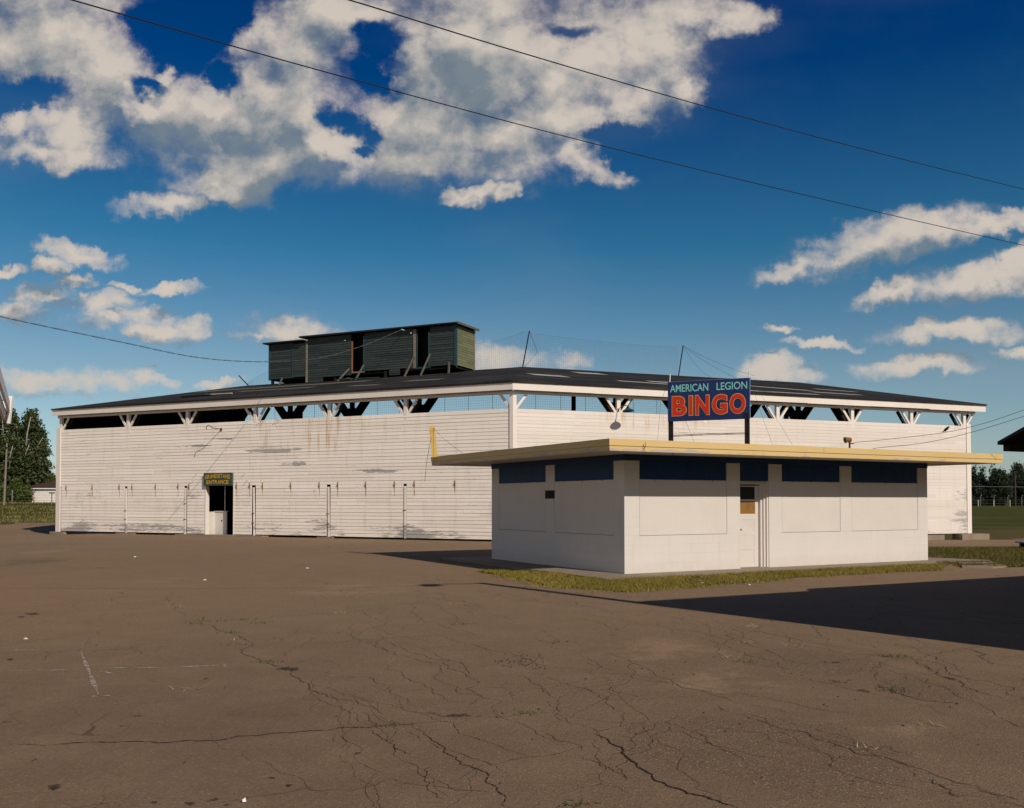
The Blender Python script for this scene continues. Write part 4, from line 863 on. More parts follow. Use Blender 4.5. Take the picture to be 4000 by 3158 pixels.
for x in (.015, SWd - .02):
    mb = MB(); 
    for dx in (0, .075): xx = x + (dx if x < 1 else -dx); mb.box(xx - .018, xx + .018, -.022 if x > 1 else .057, .0 if x > 1 else .08, -.01, z0 + .25 if x < 1 else z0 + .14); 
    mb.box(min(x, x + (.075 if x < 1 else -.075)) , max(x, x + (.075 if x < 1 else -.075)), .058, .064, -.01, z0)
    mb.build('leg', m_iron, BS)
for z in (z0 - .31, z0 - .335): mb = MB(); mb.tube([(.02, .05, z - .01), (SWd*.5, .05, z + .004), (SWd - .02, .05, z)], .007, 5); mb.build('cross_rail', m_iron, BS)
for x in (.04, SWd - .02):
    mb = MB(); mb.tube([(x, .03, z1), (x + .01, .03, z1 + .13)], .012, 7); mb.tube([(x + .01, .03, z1 + .13), (x + .01, .03, z1 + .135), (x + .01, .03, z1 + .20)], [.025, .012, .006], 7); mb.build('insulator', m_white, BS)
for gw in ([(.04, .03, z1 + .1), (-.4, .9, z1 - .35), (-.7, 1.6, -.0)], [(SWd - .02, .03, z1 + .05), (SWd + .12, .6, .9), (SWd + .35, 1.2, -.0)], [(SWd - .02, .03, z1 + .05), (SWd + .5, .9, .6), (SWd + .8, 1.3, .0)], [(.4, .06, z0), (.5, .8, .0)]): mb = MB(); mb.tube(gw, .003, 4); mb.build('guy_wire', m_greycable, BS)
# small floodlight on the roof, right
fl_ = tag(empty('floodlight', (8.87, 24.3, 2.81)), 'small dark floodlight on a stub post on the booth roof', 'floodlight')
mb = MB(); mb.tube([(0, 0, 0), (.0, 0, .33)], .025, 8); mb.build('stub_post', m_iron, fl_)
mb = MB(); mb.tube([(.045, .0, .40), (.0, .0, .40), (-.06, -.01, .405), (-.13, -.02, .39)], [.05, .06, .065, .085], 10); mb.build('lamp_housing', m_rust, fl_)
mb = MB(); mb.tube([(0, 0, .30), (.06, 0, .30), (.12, 0, .31)], .018, 6); mb.tube([(.0, 0, .33), (.0, 0, .36)], .05, 8); mb.build('bracket', m_rust, fl_)
# ------------------------------------------------------------------ press box on the roof (local x along the left wing, y = outward)
PZ = 8.93
m_wood2 = M('dark weathered timber', (.12, .105, .085), .85, grime((.12, .105, .085), .5, 4))
PBX = tag(empty('press_box', tuple(GC), AL), 'derelict dark green timber press box standing on legs on the black roof', 'press box')
q0 = -(11.9 - OE); q1 = q0 - 2.12
def pbwall(name, s0, s1, z0, z1, mat, y=q0, lap=.026, holes=()):
    mb = MB()
    siding(mb, 1, s0, s1, z0, z1, o=y, lap=lap, mn=2.5, mx=4, bh=.132)
    mb.box(s0 + .01, s1 - .01, y - .06, y - .022, z0 + .02, z1 - .01, 1); return mb.build(name, [mat, m_black], PBX)
pbwall('front_wall', 20.22, 21.92, 9.06, 11.20, m_green)
pbwall('front_wall', 15.92, 19.05, 8.98, 11.36, m_green)
pbwall('front_wall', 11.66, 14.98, 9.16, 11.38, m_green)
pbwall('front_wall', 9.0, 10.62, 9.16, 11.38, m_green)
pbwall('skirt_wall', 17.95, 19.02, 8.72, 8.975, m_green)
pbwall('skirt_wall', 12.6, 13.3, 8.80, 9.155, m_green)
mb = MB(); siding(mb, 1, 19.24, 20.14, 9.10, 11.10, o=q0 + .01, bh=.132); mb.box(19.24, 20.14, q0 - .05, q0 - .012, 9.10, 11.1, 1); mb.build('door', [m_green, m_black], PBX)
for s, w, za, zb, mt in ((21.93, .12, 9.0, 11.22, m_greentrim), (20.18, .07, 9.06, 11.2, m_greentrim), (19.12, .13, 8.72, 11.2, m_wood), (15.86, .09, 9.16, 10.95, m_brownwood), (15.02, .10, 9.16, 11.2, m_greentrim), (11.60, .16, 9.1, 11.3, m_wood), (11.45, .05, 9.2, 11.3, m_greentrim), (10.66, .10, 9.1, 11.1, m_greentrim), (9.00, .16, 9.1, 11.36, m_greentrim)):
    mb = MB(); mb.box(s - w/2, s + w/2, q0 - .02, q0 + .045, za, zb); mb.build('corner_trim', mt, PBX)
mb = MB(); mb.box(15.0, 15.9, q0 - .02, q0 + .03, 9.08, 9.155); mb.build('door_sill', m_wood, PBX); mb = MB(); mb.box(10.6, 11.6, q0 - .02, q0 + .03, 9.06, 9.155); mb.build('door_sill', m_greentrim, PBX)
# interior box, back and ends
mb = MB(); mb.box(8.98, 19.4, q1, q1 + .06, 9.06, 11.38); mb.box(19.4, 21.9, q1, q1 + .06, 9.06, 11.2); mb.box(8.98, 19.4, q0 - .75, q0 - .70, 9.06, 11.38); mb.box(21.86, 21.93, q1 + .06, q0 - .06, 9.06, 11.2); mb.box(14.0, 14.06, q1 + .06, q0 - .06, 9.06, 11.2); mb.box(8.98, 21.93, q1 + .06, q0 - .06, 9.0, 9.05); mb.build('back_wall', m_black, PBX)
mb = MB(); n = 16
for k in range(n):
    za = 9.14 + k*(11.36-9.14)/n; zb = za + (11.36-9.14)/n
    for a, c in ((q1, q0 - .7), (q0 - .7, q0)) if k % 3 == 0 else ((q1, q0 - 1.3), (q0 - 1.3, q0)): mb.hexa([(8.925, a+.001, za), (8.96, a+.001, za), (8.96, c-.001, za), (8.925, c-.001, za), (8.938, a+.001, zb-.003), (8.96, a+.001, zb-.003), (8.96, c-.001, zb-.003), (8.938, c-.001, zb-.003)])
mb.build('end_wall', m_olive, PBX)
for y in (q0, q1): mb = MB(); mb.box(8.90, 8.935, y - .06, y + .04, 9.0, 11.36); mb.build('corner_trim', m_greentrim if y == q0 else m_wood, PBX)
# roofs: a lower one at the far left, a higher one over the rest
mb = MB(); mb.hexa([(19.25, q1 - .1, 11.24), (22.25, q1 - .1, 11.24), (22.25, q0 + .30, 11.20), (19.25, q0 + .30, 11.20), (19.25, q1 - .1, 11.31), (22.25, q1 - .1, 11.31), (22.25, q0 + .30, 11.28), (19.25, q0 + .30, 11.28)])
mb.build('roof', m_roof, PBX)
mb = MB(); mb.hexa([(8.72, q1 - .12, 11.40), (19.5, q1 - .12, 11.40), (19.5, q0 + .30, 11.385), (8.72, q0 + .26, 11.40), (8.72, q1 - .12, 11.47), (19.5, q1 - .12, 11.47), (19.5, q0 + .30, 11.48), (8.72, q0 + .26, 11.475)])
mb.build('roof', m_roof, PBX)
mb = MB(); mb.box(8.68, 8.76, q1 - .15, q0 + .27, 11.36, 11.478); mb.build('verge_board', m_wood2, PBX)
for s, za in ((21.78, 8.5), (17.1, 8.5), (13.6, 8.5)):
    for y in (q0 - .1, q1 + .15):
        mb = MB(); zr_ = zE + SL_*(OE - y) + T; mb.box(s - .07, s + .07, y - .07, y + .07, zr_ - .02, 9.06); mb.build('leg', m_black, PBX)
mb = MB(); mb.box(9.0, 21.9, q0 - .25, q0 - .1, 8.98, 9.06); mb.box(9.0, 21.9, q1 + .1, q1 + .25, 8.95, 9.06); mb.build('floor_beam', m_black, PBX)
for s, top, dq, ds in ((16.0, 9.35, .75, .35), (15.0, 9.5, .6, .2), (11.6, 9.75, .7, .25), (10.55, 9.85, .62, .30), (9.35, 9.3, .3, -.1), (20.9, 9.1, .25, .1)):
    q = 11.9 - dq; zr_ = zE + SL_*q + T
    mb = MB(); mb.beam((s, q0 + .07, top), (s + ds, OE - q, zr_), .10, .05, up=(0, 1, 0)); mb.build('strut', m_wood2, PBX)
mb = MB(); 
for a, c, w, m_ in (((14.6, .95), (16.0, .55), .18, 0), ((13.4, .9), (16.2, 1.0), .10, 0), ((15.6, .6), (15.9, .3), .25, 1)):
    pa, pc = (a[0], OE - 11.9 + a[1], zE + SL_*(11.9 - a[1]) + T + .06), (c[0], OE - 11.9 + c[1], zE + SL_*(11.9 - c[1]) + T + .12); mb.beam(pa, pc, w, .05, m_)
mb.build('fallen_plank', [m_greentrim, m_brownwood], PBX)
for pts, r in (([(16.3, q0 + .02, 11.02), (16.3, q0 + .12, 11.02), (16.3, q0 + .15, 11.0)], [.02, .02, .05]), ([(12.2, q0 + .03, 11.28), (12.2, q0 + .45, 11.28)], .025), ([(11.8, q0 + .03, 11.1), (11.8, q0 + .12, 11.1)], .035)): mb = MB(); mb.tube(pts, r, 7); mb.build('insulator', m_white, PBX)

# ------------------------------------------------------------------ backstop net and its poles along the front edge of the roof
def netpanel(mb, A, B, z0a, z0b, z1a, z1b, cell, r, sag=.10):
    A, B = Vector(A), Vector(B); L = (B - A).length; n = max(2, int(L/cell)); k = max(2, int((max(z1a - z0a, z1b - z0b))/cell)); ax = (B - A).normalized(); px = ax.cross(Vector((0, 0, 1)))*r; rz_ = Vector((0, 0, r))
    def P(t, w):
        z0 = z0a + (z0b - z0a)*t; z1 = z1a + (z1b - z1a)*t - sag*4*t*(1 - t); p = A.lerp(B, t); return Vector((p.x, p.y, z0 + (z1 - z0)*w)) + px*(6*math.sin(t*9 + w*3))
    for i in range(n + 1):
        t = i/n; c = [P(t, w/4) for w in range(5)]
        for a, b in zip(c, c[1:]): mb.quadset([a - ax*r, a + ax*r, b + ax*r, b - ax*r], [(0, 1, 2, 3)])
    for j in range(k + 1):
        w = j/k; c = [P(t/12, w) for t in range(13)]; rr = rz_ * (2.0 if j == k else 1.0)
        for a, b in zip(c, c[1:]): mb.quadset([a - rr, b - rr, b + rr, a + rr], [(0, 1, 2, 3)])
mb = MB(); hp = HPt; 
def edgeL(s): return lD*s - nL*(WD - OE - .02)
def edgeR(s): return gD*s - nR*(WD - OE - .02)
zt = zR + T
sH = HPt.dot(lD)
netpanel(mb, edgeL(9.4), HPt, zt, zt, zt + 1.55, zt + 1.95, .118, .0024, .18)
netpanel(mb, HPt, edgeR(15.89), zt, zt, zt + 1.95, zt + 1.70, .118, .0024, .12)
netpanel(mb, edgeL(25.6), edgeL(20.5), zt, zt, zt + .15, zt + 1.2, .118, .0024, -.35)
netpanel(mb, edgeL(20.5), edgeL(9.4), zt, zt, zt + 1.2, zt + 1.5, .118, .0024, .05)
for A_, B_ in ((edgeL(25.6), HPt), (HPt, edgeR(16.2))):
    netpanel(mb, A_, B_, zR - 4.2, zR - 4.2, zR - .02, zR - .02, .135, .0030, 0)
    L_ = (B_ - A_).length
    for k in range(int(L_/1.55)): p = A_.lerp(B_, (k + .5)*1.55/L_); mb.tube([up(p, zR - 4.2), up(p, zR)], .009, 4)
no = mb.build('backstop_net', m_net, None, tuple(GC)); tag(no, 'fine dark backstop net stretched along the far edge of the black roof', 'net')
def pole(p, dx, h, label, name='net_pole', stay=True):
    e = tag(empty(name, tuple(GC + Vector(up(p, zt - .15)))), label, 'pole', 'poles holding up the backstop net')
    mb = MB(); mb.tube([(0, 0, 0), (dx, 0, h)], .035, 7); mb.build('shaft', m_iron, e)
    if stay: mb = MB(); mb.tube([(dx, 0, h), (dx + .45, -.1, h*.45), (dx*.1 + .1, -.2, .1)], .010, 4); mb.build('stay_wire', m_wire, e)
pole(HPt + nL*.05, .40, 2.15, 'leaning iron net pole with a bent stay wire at the peak of the roof')
pole(edgeR(15.89), .30, 1.95, 'iron net pole behind the bingo sign with stay wires running down right', stay=False)
pole(edgeL(25.3), -.75, .80, 'stub of net pole fallen sideways left of the green press box', stay=False)
mb = MB(); P0 = edgeR(15.89) + Vector((.3, 0, 0))
for s, z in ((20.0, .05), (21.3, .25), (18.2, .0)):
    e = edgeR(s); pts = [Vector(up(P0, zt + 1.78)).lerp(Vector(up(e, zt + z)), t/8) - Vector((0, 0, .5*4*(t/8)*(1 - t/8)*(.6 if s < 19 else .3))) for t in range(9)]; mb.tube(pts, .007, 4)
e0_, e1_ = edgeL(25.6), edgeL(31); mb2 = None
tag(mb.build('net_stay_wires', m_wire, None, tuple(GC)), 'thin slack stay wires from the right net pole down to the roof edge', 'wires')

# ------------------------------------------------------------------ overhead wires
def spline(pts, n=10):
    P = [Vector(p) for p in pts]; out = []
    for i in range(len(P) - 1):
        p0, p1, p2, p3 = P[max(i-1, 0)], P[i], P[i+1], P[min(i+2, len(P)-1)]
        for k in range(n):
            t = k/n; out.append(.5*((2*p1) + (p2-p0)*t + (2*p0-5*p1+4*p2-p3)*t*t + (3*p1-p0-3*p2+p3)*t**3))
    return out + [P[-1]]
WA = [(-6.73,10.0,7.61),(-5.79,12.0,8.17),(-3.47,15.5,8.94),(1.22,20.0,9.53),(7.51,24.5,9.83),(16.42,29.5,9.8),(21.36,32.0,9.73)]
WB = [(-4.01,11.0,8.21),(-2.33,13.0,8.72),(0.0,15.5,9.23),(4.21,19.5,9.96),(9.18,23.5,10.56),(15.6,28.0,11.11),(20.72,31.0,11.34)]
WC = [(-15.34,24.0,6.95),(-15.0,27.0,7.01),(-13.23,31.0,6.97),(-11.87,35.0,7.05),(-10.44,39.0,7.5),(-9.17,41.0,7.92)]
WDp = [(9.0,24.3,3.14),(10.05,24.2,3.24),(11.16,23.8,3.37),(11.99,23.4,3.58),(12.74,23.0,3.87),(13.72,22.5,4.3)]
WE = [(9.3,24.6,2.86),(9.63,24.5,3.0),(10.63,24.0,3.1),(11.63,23.6,3.33),(12.74,23.0,3.71),(13.72,22.5,4.08)]
for pts, r, lab in ((WA, .0105, 'lower of the two long black wires crossing the whole sky'), (WB, .0105, 'upper of the two long black wires crossing the sky'), (WDp, .006, 'thin service wire from the roof floodlight with a bird on it'), (WE, .006, 'thin service wire running below the one the bird sits on')):
    mb = MB(); mb.tube(spline(pts), r, 5); tag(mb.build('overhead_wire', m_wire), lab, 'wire')
pbt = GC + lD*12.2 + nL*(q0 + .45) + Vector((0, 0, 11.27))
wc = spline(WC[:-1] + [(-9.6, 40.6, 7.85)], 40)
pe = [Vector((-9.9, 40.2, 7.72))] if False else []
a_ = Vector(WC[4]); 
wc = spline(WC[:4] + [tuple(a_), tuple(a_.lerp(pbt, .33) - Vector((0, 0, .42))), tuple(a_.lerp(pbt, .66) - Vector((0, 0, .36))), tuple(pbt)], 36)
mb = MB()
for ph in (0, math.pi):
    mb.tube([p + Vector((.014*math.cos(i*.55 + ph), .0, .014*math.sin(i*.55 + ph))) for i, p in enumerate(wc)], .0085, 4)
tag(mb.build('service_cable', m_greycable), 'twisted service cable sagging from the left edge up to the press box', 'cable')
# bird on the wire
bi = tag(empty('bird', (11.16, 23.8, 3.372), R(-20)), 'tiny dark bird perched on the thin wire at right', 'bird')
mb = MB(); mb.tube([(-.085, 0, .0), (-.05, 0, .025), (-.01, 0, .055), (.035, 0, .095), (.06, 0, .125), (.08, 0, .135), (.10, 0, .132)], [.006, .012, .032, .036, .026, .02, .003], 8); mb.tube([(.0, .01, .04), (.0, .012, .0)], .004, 4); mb.tube([(.0, -.01, .04), (.0, -.012, .0)], .004, 4)
mb.build('body', m_iron, bi, smooth=True)

# ------------------------------------------------------------------ open pavilion at the right: only a corner of its roof reaches the picture
PV = tag(empty('pavilion', (7.4, 14.1, 0)), 'dark open pavilion roof whose eave corner juts in at the right', 'pavilion')
A_ = Vector((7.40, 14.10, 2.45)); P_ = Vector((7.07, 7.50, 6.40)); Bq = Vector((8.78, 5.40, 2.3)); ud = Vector((.884, .468, 0))
o_ = Vector((7.4, 14.1, 0)); Lr = 24
mb = MB()
mid = A_.lerp(P_, .16) - Vector((0, 0, .42))
def roofq(p, q, thick=.05):
    a, b, c, d = p - o_, q - o_, q + ud*Lr - o_, p + ud*Lr - o_; k = Vector((0, 0, thick)); mb.hexa([a, b, c, d, a + k, b + k, c + k, d + k])
roofq(A_, mid); roofq(mid, P_); roofq(P_, Bq)
mb.build('roof', m_roof, PV)
mb = MB(); a = A_ + ud*.17 + Vector((0, -.05, -.045)) - o_
mb.beam(a, a + ud*22, .10, .10); mb.beam(a + Vector((.6, -.9, .0)), a + Vector((.75, -5.3, 3.1)), .10, .15)
for k in range(1, 14): s = ud*(k*1.5); mb.beam(A_ + s + Vector((.3, -.2, .02)) - o_, P_ + s + Vector((.2, 0, -.2)) - o_, .06, .16)
mb.build('rafter', m_dark, PV)
for k in range(0, 4):
    for p in (A_ + Vector((1.2, -.6, 0)), Bq + Vector((.8, .7, 0))):
        b = p + ud*(1 + k*6.5) - o_; mb = MB(); mb.box(b.x - .1, b.x + .1, b.y - .1, b.y + .1, gz(b.x + o_.x, b.y + o_.y) - .05, 2.4); mb.build('post', m_wood, PV)
mb = MB(); b = P_ + ud*7 - o_; mb.hexa([tuple(A_ + ud*7 + Vector((1,-1,-.1)) - o_), tuple(A_ + ud*7.1 + Vector((1,-1,-.1)) - o_), tuple(Bq + ud*7.1 - o_), tuple(Bq + ud*7 - o_), tuple(b - Vector((0,0,.3))), tuple(b + ud*.1 - Vector((0,0,.3))), tuple(b + ud*.1 - Vector((0,0,.35))), tuple(b - Vector((0,0,.35)))]); 
# service mast with lamp on the pavilion ridge (out of the picture; its shadow lies on the asphalt)
ms = tag(empty('service_mast', (6.80, 8.05, 5.4)), 'thin service mast with a lamp arm on the pavilion ridge', 'mast')
mb = MB(); mb.tube([(0, 0, 0), (0, 0, 3.65)], .10, 8); mb.build('shaft', m_iron, ms)
mb = MB(); mb.tube([(0, 0, 3.55), (-.6, -.05, 3.6), (-1.2, -.1, 3.35)], .02, 6); mb.build('arm', m_iron, ms)
mb = MB(); mb.tube([(-1.0, -.1, 3.42), (-1.2, -.1, 3.32), (-1.42, -.1, 3.18)], [.10, .17, .10], 12); mb.build('lamp_head', m_iron, ms)
mb = MB(); mb.tube(spline([(6.80, 8.05, 9.0), (4.0, 8.0, 8.3), (-1.8, 8.1, 8.0), (-14, 8.1, 8.8)]), .012, 5); tag(mb.build('overhead_wire', m_wire), 'wire from the pavilion mast passing above the picture', 'wire')

# ------------------------------------------------------------------ white canopy corner at the left edge
WCn = tag(empty('white_canopy', (-13.62, 25.0, 0)), 'corner of a white painted canopy roof at the far left edge', 'canopy')
dv = Vector((.455, -.890, 0)); rv = Vector((-.890, -.455, 0))
def fl2(a, b, z0, z1, w=.06, mt=None, m=0): mb.beam(tuple(a + Vector((0,0,(z0+z1)/2))), tuple(b + Vector((0,0,(z0+z1)/2))), w, z1 - z0, m)
mb = MB(); fl2(Vector((0,0,0)), dv*16, 4.02, 4.30, .06); fl2(rv*.05, rv*8, 4.02, 4.30, .06); mb.build('fascia', m_white, WCn)
mb = MB(); fl2(dv*.05 + rv*.10, dv*16 + rv*.10, 3.78, 3.98, .06); fl2(rv*.2, rv*8, 3.78, 3.98, .06); mb.build('gutter_board', m_white, WCn)
mb = MB(); c = [rv*.05 + dv*.05, dv*16 + rv*.05, dv*16 + rv*8, rv*8 + dv*.05]; mb.hexa([up(p, 3.985) for p in c] + [up(p, 4.018) for p in c]); mb.build('soffit', m_soff, WCn)
mb = MB(); mb.beam((.03, 0, 4.06), (.07, 0, 4.44), .10, .08, up=(0, 1, 0)); mb.beam((.0, 0, 3.70), (.04, 0, 4.058), .09, .07, up=(0, 1, 0)); mb.build('corner_bracket', m_white, WCn)
for k in (1, 7, 14): p = dv*k + rv*1.6; mb = MB(); mb.box(p.x - .08, p.x + .08, p.y - .08, p.y + .08, 0, 3.98); mb.build('post', m_trim, WCn)
# ------------------------------------------------------------------ trees
m_leafP = leafmat('poplar leaves', (.014, .032, .008), (.085, .098, .034))
m_leafB = leafmat('bush leaves', (.022, .045, .006), (.085, .105, .018))
m_leafD = leafmat('dark spruce needles', (.008, .018, .009), (.022, .038, .018))
m_leafE = leafmat('dark maple leaves', (.012, .026, .010), (.042, .058, .022))
m_bark = M('pale bark', (.34, .31, .26), .9, grime((.34, .31, .26), .6, 1.5))
m_barkd = M('dark bark', (.06, .045, .035), .9)
def tree(name, label, cat, loc, lobes, n, size, mat, bark, limbs, group=None, up_bias=.2, seed=1, shell=.55):
    g = np.random.default_rng(seed); e = tag(empty(name, loc), label, cat, group)
    L = np.array(lobes, 'f'); vol = (L[:, 3]*L[:, 4]*L[:, 5]) ** .67; cnt = np.maximum(8, (n*vol/vol.sum()).astype(int)); C = []; T = []
    for (x, y, z, rx, ry, rz_), c in zip(lobes, cnt):
        # every lobe is a cloud of twigs; each twig carries a handful of leaves
        k = max(4, c//16); d = g.normal(size=(k, 3)); d /= np.linalg.norm(d, axis=1)[:, None]; r = shell + (1 - shell)*g.random(k) ** .6
        r *= 1 + .28*np.sin(d[:, 0]*7 + seed)*np.cos(d[:, 2]*6 + d[:, 1]*5)
        tw = np.array([x, y, z]) + d*r[:, None]*np.array([rx, ry, rz_]); t0 = g.random(k)
        w = g.integers(0, k, c); C.append(tw[w] + g.normal(size=(c, 3))*size*1.15); T.append(np.clip(t0[w]*.75 + g.random(c)*.3, 0, 1))
    C = np.concatenate(C); T = np.concatenate(T); m = len(C)
    a = g.normal(size=(m, 3)); a /= np.linalg.norm(a, axis=1)[:, None]; b = np.cross(a, g.normal(size=(m, 3))); b /= np.linalg.norm(b, axis=1)[:, None]
    s = (size*g.uniform(.5, 1.15, m))[:, None]; V = np.stack([C - a*s, C + b*s*.55, C + a*s, C - b*s*.55], 1).astype('f')
    me = bpy.data.meshes.new('crown'); me.vertices.add(m*4); me.vertices.foreach_set('co', V.ravel()); me.loops.add(m*4); me.loops.foreach_set('vertex_index', np.arange(m*4, dtype='i'))
    me.polygons.add(m); me.polygons.foreach_set('loop_start', np.arange(0, m*4, 4, dtype='i')); me.materials.append(mat)
    at = me.attributes.new('rnd', 'FLOAT', 'FACE'); at.data.foreach_set('value', T.astype('f')); me.update(calc_edges=True); me.validate()
    o = bpy.data.objects.new('crown', me); COL.objects.link(o); o.parent = e
    mb = MB()
    for pts, r0, r1 in limbs:
        k = len(pts); mb.tube(pts, [r0 + (r1 - r0)*i/(k-1) for i in range(k)], 7)
    mb.build('trunk', bark, e, smooth=True); return e
def atpx(x, y, Y):
    a, b = dirpx(x, y); return (a*Y, Y, 1.58 + b*Y)
def lobesat(px, Y, base, dep=.8):
    out = []
    for x, y, rx, ry in px: p = atpx(x, y, Y); k = Y/3617.3; out.append((p[0]-base[0], random.uniform(-.5, .5)*rx*k*dep, p[2]-base[2], rx*k, max(rx, ry*.6)*k*dep, ry*k))
    return out
Y1 = 140; b1 = atpx(70, 1961, Y1); b1 = (b1[0], Y1, gz(b1[0], Y1) - .1)
lb = lobesat([(28,1640,30,42),(8,1600,30,34),(48,1665,22,50),(-40,1640,50,60),(112,1650,22,38),(98,1690,30,50),(134,1672,20,44),(128,1628,14,24),(160,1700,18,32),(150,1745,30,40),(172,1762,20,20),(75,1760,44,60),(30,1750,42,70),(-40,1760,60,80),(120,1800,50,44),(172,1815,22,18),(186,1818,10,9),(95,1860,66,46),(30,1860,60,60),(150,1860,34,28),(162,1836,24,16),(60,1925,74,34),(-30,1900,80,60),(125,1905,40,30)], Y1, b1)
lim = [([(0,0,0),(.6,.2,4),(1.4,-.8,7.5),(1.9,-1.2,10.5),(2.4,-1.2,13)], .26, .05), ([(.5,0,3.5),(-.8,-.8,7),(-1.7,-1.2,10.5),(-2,-1,13)], .16, .04), ([(.8,0,4.8),(2.6,-1,7.2),(3.7,-1.1,9),(4.2,-1,10)], .12, .03), ([(1,-.6,5.6),(2.0,-1.9,7.2),(2.7,-2.1,8.8)], .11, .04), ([(-.5,-1.6,4.5),(-.1,-2.2,7),(.3,-2.2,8.6)], .10, .05)]
tree('poplar_tree', 'tall dark green poplar with pale branches rising at the left edge', 'tree', b1, lb, 40000, .26, m_leafP, m_bark, lim, seed=3, shell=.35)
b2 = atpx(72, 1961, 132); b2 = (b2[0], 132, gz(b2[0], 132) - .1)
tree('bush', 'sunlit yellow green bush at the foot of the tall poplar', 'bush', b2, lobesat([(70,1905,24,28),(82,1925,30,30),(55,1935,30,28),(95,1940,24,22),(20,1935,34,30),(-10,1930,30,30)], 132, b2), 9000, .20, m_leafB, m_barkd, [([(0,0,0),(.2,0,1.4)], .1, .03), ([(.1,0,.3),(-.6,0,1.3)], .07, .03)], seed=5, shell=.5)
b3 = atpx(190, 1961, 165); b3 = (b3[0], 165, gz(b3[0], 165) - .1)
tree('small_tree', 'small light green tree top showing over the brown roofed building', 'tree', b3, lobesat([(186,1875,20,20),(170,1880,16,16),(200,1885,16,18),(190,1910,34,30),(158,1888,14,12)], 165, b3), 6000, .25, m_leafB, m_barkd, [([(0,0,0),(.1,0,2.2),(0,0,3.6)], .14, .04)], seed=6, shell=.4)
# dark wood on the right: every tree its own object
def spruce(h, r, k, g): 
    out = []
    for i in range(k): t = i/(k-1); z = h*(.12 + .88*t); rr = r*(1 - t*.86)*(.85 + .3*g.random()); out.append((g.normal()*.12, g.normal()*.12, z, rr, rr, h/k*.75))
    return out
rt = [(3806,1831,34,'s','dark spruce closest to the right end of the grandstand'),(3836,1832,36,'s','dark spruce with a rounded top, second along from the grandstand'),(3880,1827,36,'s','tallest pointed dark spruce in the wood at right'),(3921,1836,30,'m','thin leafy tree between the pointed spruce and the utility pole'),(3950,1856,34,'m','low leafy tree directly left of the far utility pole'),(3984,1812,40,'m','tallest leafy tree at the right edge, beside the far utility pole'),(4030,1822,44,'m','leafy tree at the right edge, mostly cut off'),(3780,1838,34,'s','spruce half hidden behind the end of the grandstand'),(4075,1830,44,'s','spruce past the right edge of the picture')]
for i, (x, y, w, kind, lab) in enumerate(rt):
    Y = 196 + (i % 3)*4; g = np.random.default_rng(40 + i); p = atpx(x, y, Y); zb = gz(p[0], Y) - .1; h = p[2] - zb; r = w*Y/3617.3*1.25
    if kind == 's': lob = spruce(h, r, 8, g); mt = m_leafD
    else:
        lob = [(g.normal()*r*.45, g.normal()*r*.4, h*(.25 + .68*g.random()), r*(.38 + .3*g.random()), r*.55, h*.13) for _ in range(9)] + [(0, 0, h*.9, r*.35, r*.4, h*.10), (0, 0, h*.4, r, r*.8, h*.3)]; mt = m_leafE
    tree('spruce_tree' if kind == 's' else 'leafy_tree', lab, 'tree', (p[0], Y, zb), lob, 4200, .24, mt, m_barkd, [([(0,0,0),(0,0,h*.9)], .16, .03)], 'dark trees along the far side of the field', seed=60 + i, shell=.3)
g = np.random.default_rng(9)
P = [(x, 203 + g.normal()*2.5, 0) for x in g.uniform(92, 122, 60)]
lob = [(x, y, gz(x, y) + 1.4 + g.random()*1.8, 2.2, 2.0, 2.4) for x, y, _ in P]
ud_o = tree('undergrowth', 'dense dark undergrowth filling the foot of the wood at right', 'undergrowth', (0, 0, 0), lob, 16000, .30, m_leafD, m_barkd, [([(105, 204, 0), (105, 204, 2)], .1, .05)], seed=12, shell=.2)
ud_o['kind'] = 'stuff'
# ------------------------------------------------------------------ far fences, poles and the small building
def fence(name, label, pts, h, outr, wires, mat, pr=.045, rails=0):
    e = tag(empty(name, (0, 0, 0)), label, 'fence')
    for x, y in pts:
        z = gz(x, y); mb = MB(); c = [(x, y, z - .1), (x, y, z + h)]
        if outr: c += [(x + .10, y, z + h + .22), (x + .28, y, z + h + .38)]
        mb.tube(c, pr, 6); mb.build('post', mat, e)
    for k in range(wires):
        f_ = (k + 1)/wires; mb = MB(); mb.tube([(x, y + pr, gz(x, y) + h*f_ - .03) for x, y in pts], .010 if not rails else .03, 4); mb.build('rail' if rails else 'wire', m_greycable if not rails else m_barkd, e)
fence('chain_link_fence', 'tall wire fence with angled tops in front of the dark wood', [(atpx(px, 1961, 186)[0], 186) for px in (3722, 3776, 3830, 3883, 3937, 3991, 4045)], 1.75, True, 4, m_galv)
fence('rail_fence', 'low fence of pale stub posts at the far edge of the field', [(atpx(px, 1961, 168)[0], 168) for px in (3760, 3821, 3882, 3945, 4010)], 1.15, False, 2, M('cream post paint', (.55, .50, .36), .7), .07, 1)
fence('wire_fence', 'thin wire fence beside the white building at far left', [(atpx(px, 1961, 126)[0], 126) for px in (-60, -6, 47, 132, 218)], 1.75, False, 5, m_galv, .04)
def upole(px, py0, Y, lean, r, label, mat):
    p = atpx(px, py0, Y); zb = gz(p[0], Y); e = tag(empty('utility_pole', (p[0] - lean, Y, zb - .1)), label, 'pole')
    mb = MB(); mb.tube([(0, 0, 0), (lean, 0, p[2] - zb + .1)], [r, r*.75], 8); mb.build('shaft', mat, e)
    mb = MB(); mb.box(lean - .12, lean + .12, -.16, -.10, (p[2] - zb) - .5, (p[2] - zb) - .3); mb.build('bracket', m_iron, e)
upole(27, 1733, 108, .24, .13, 'weathered wooden pole in front of the poplar at the left edge', m_wood)
upole(3965, 1848, 182, .0, .16, 'dark utility pole standing in the wood at right', m_barkd)
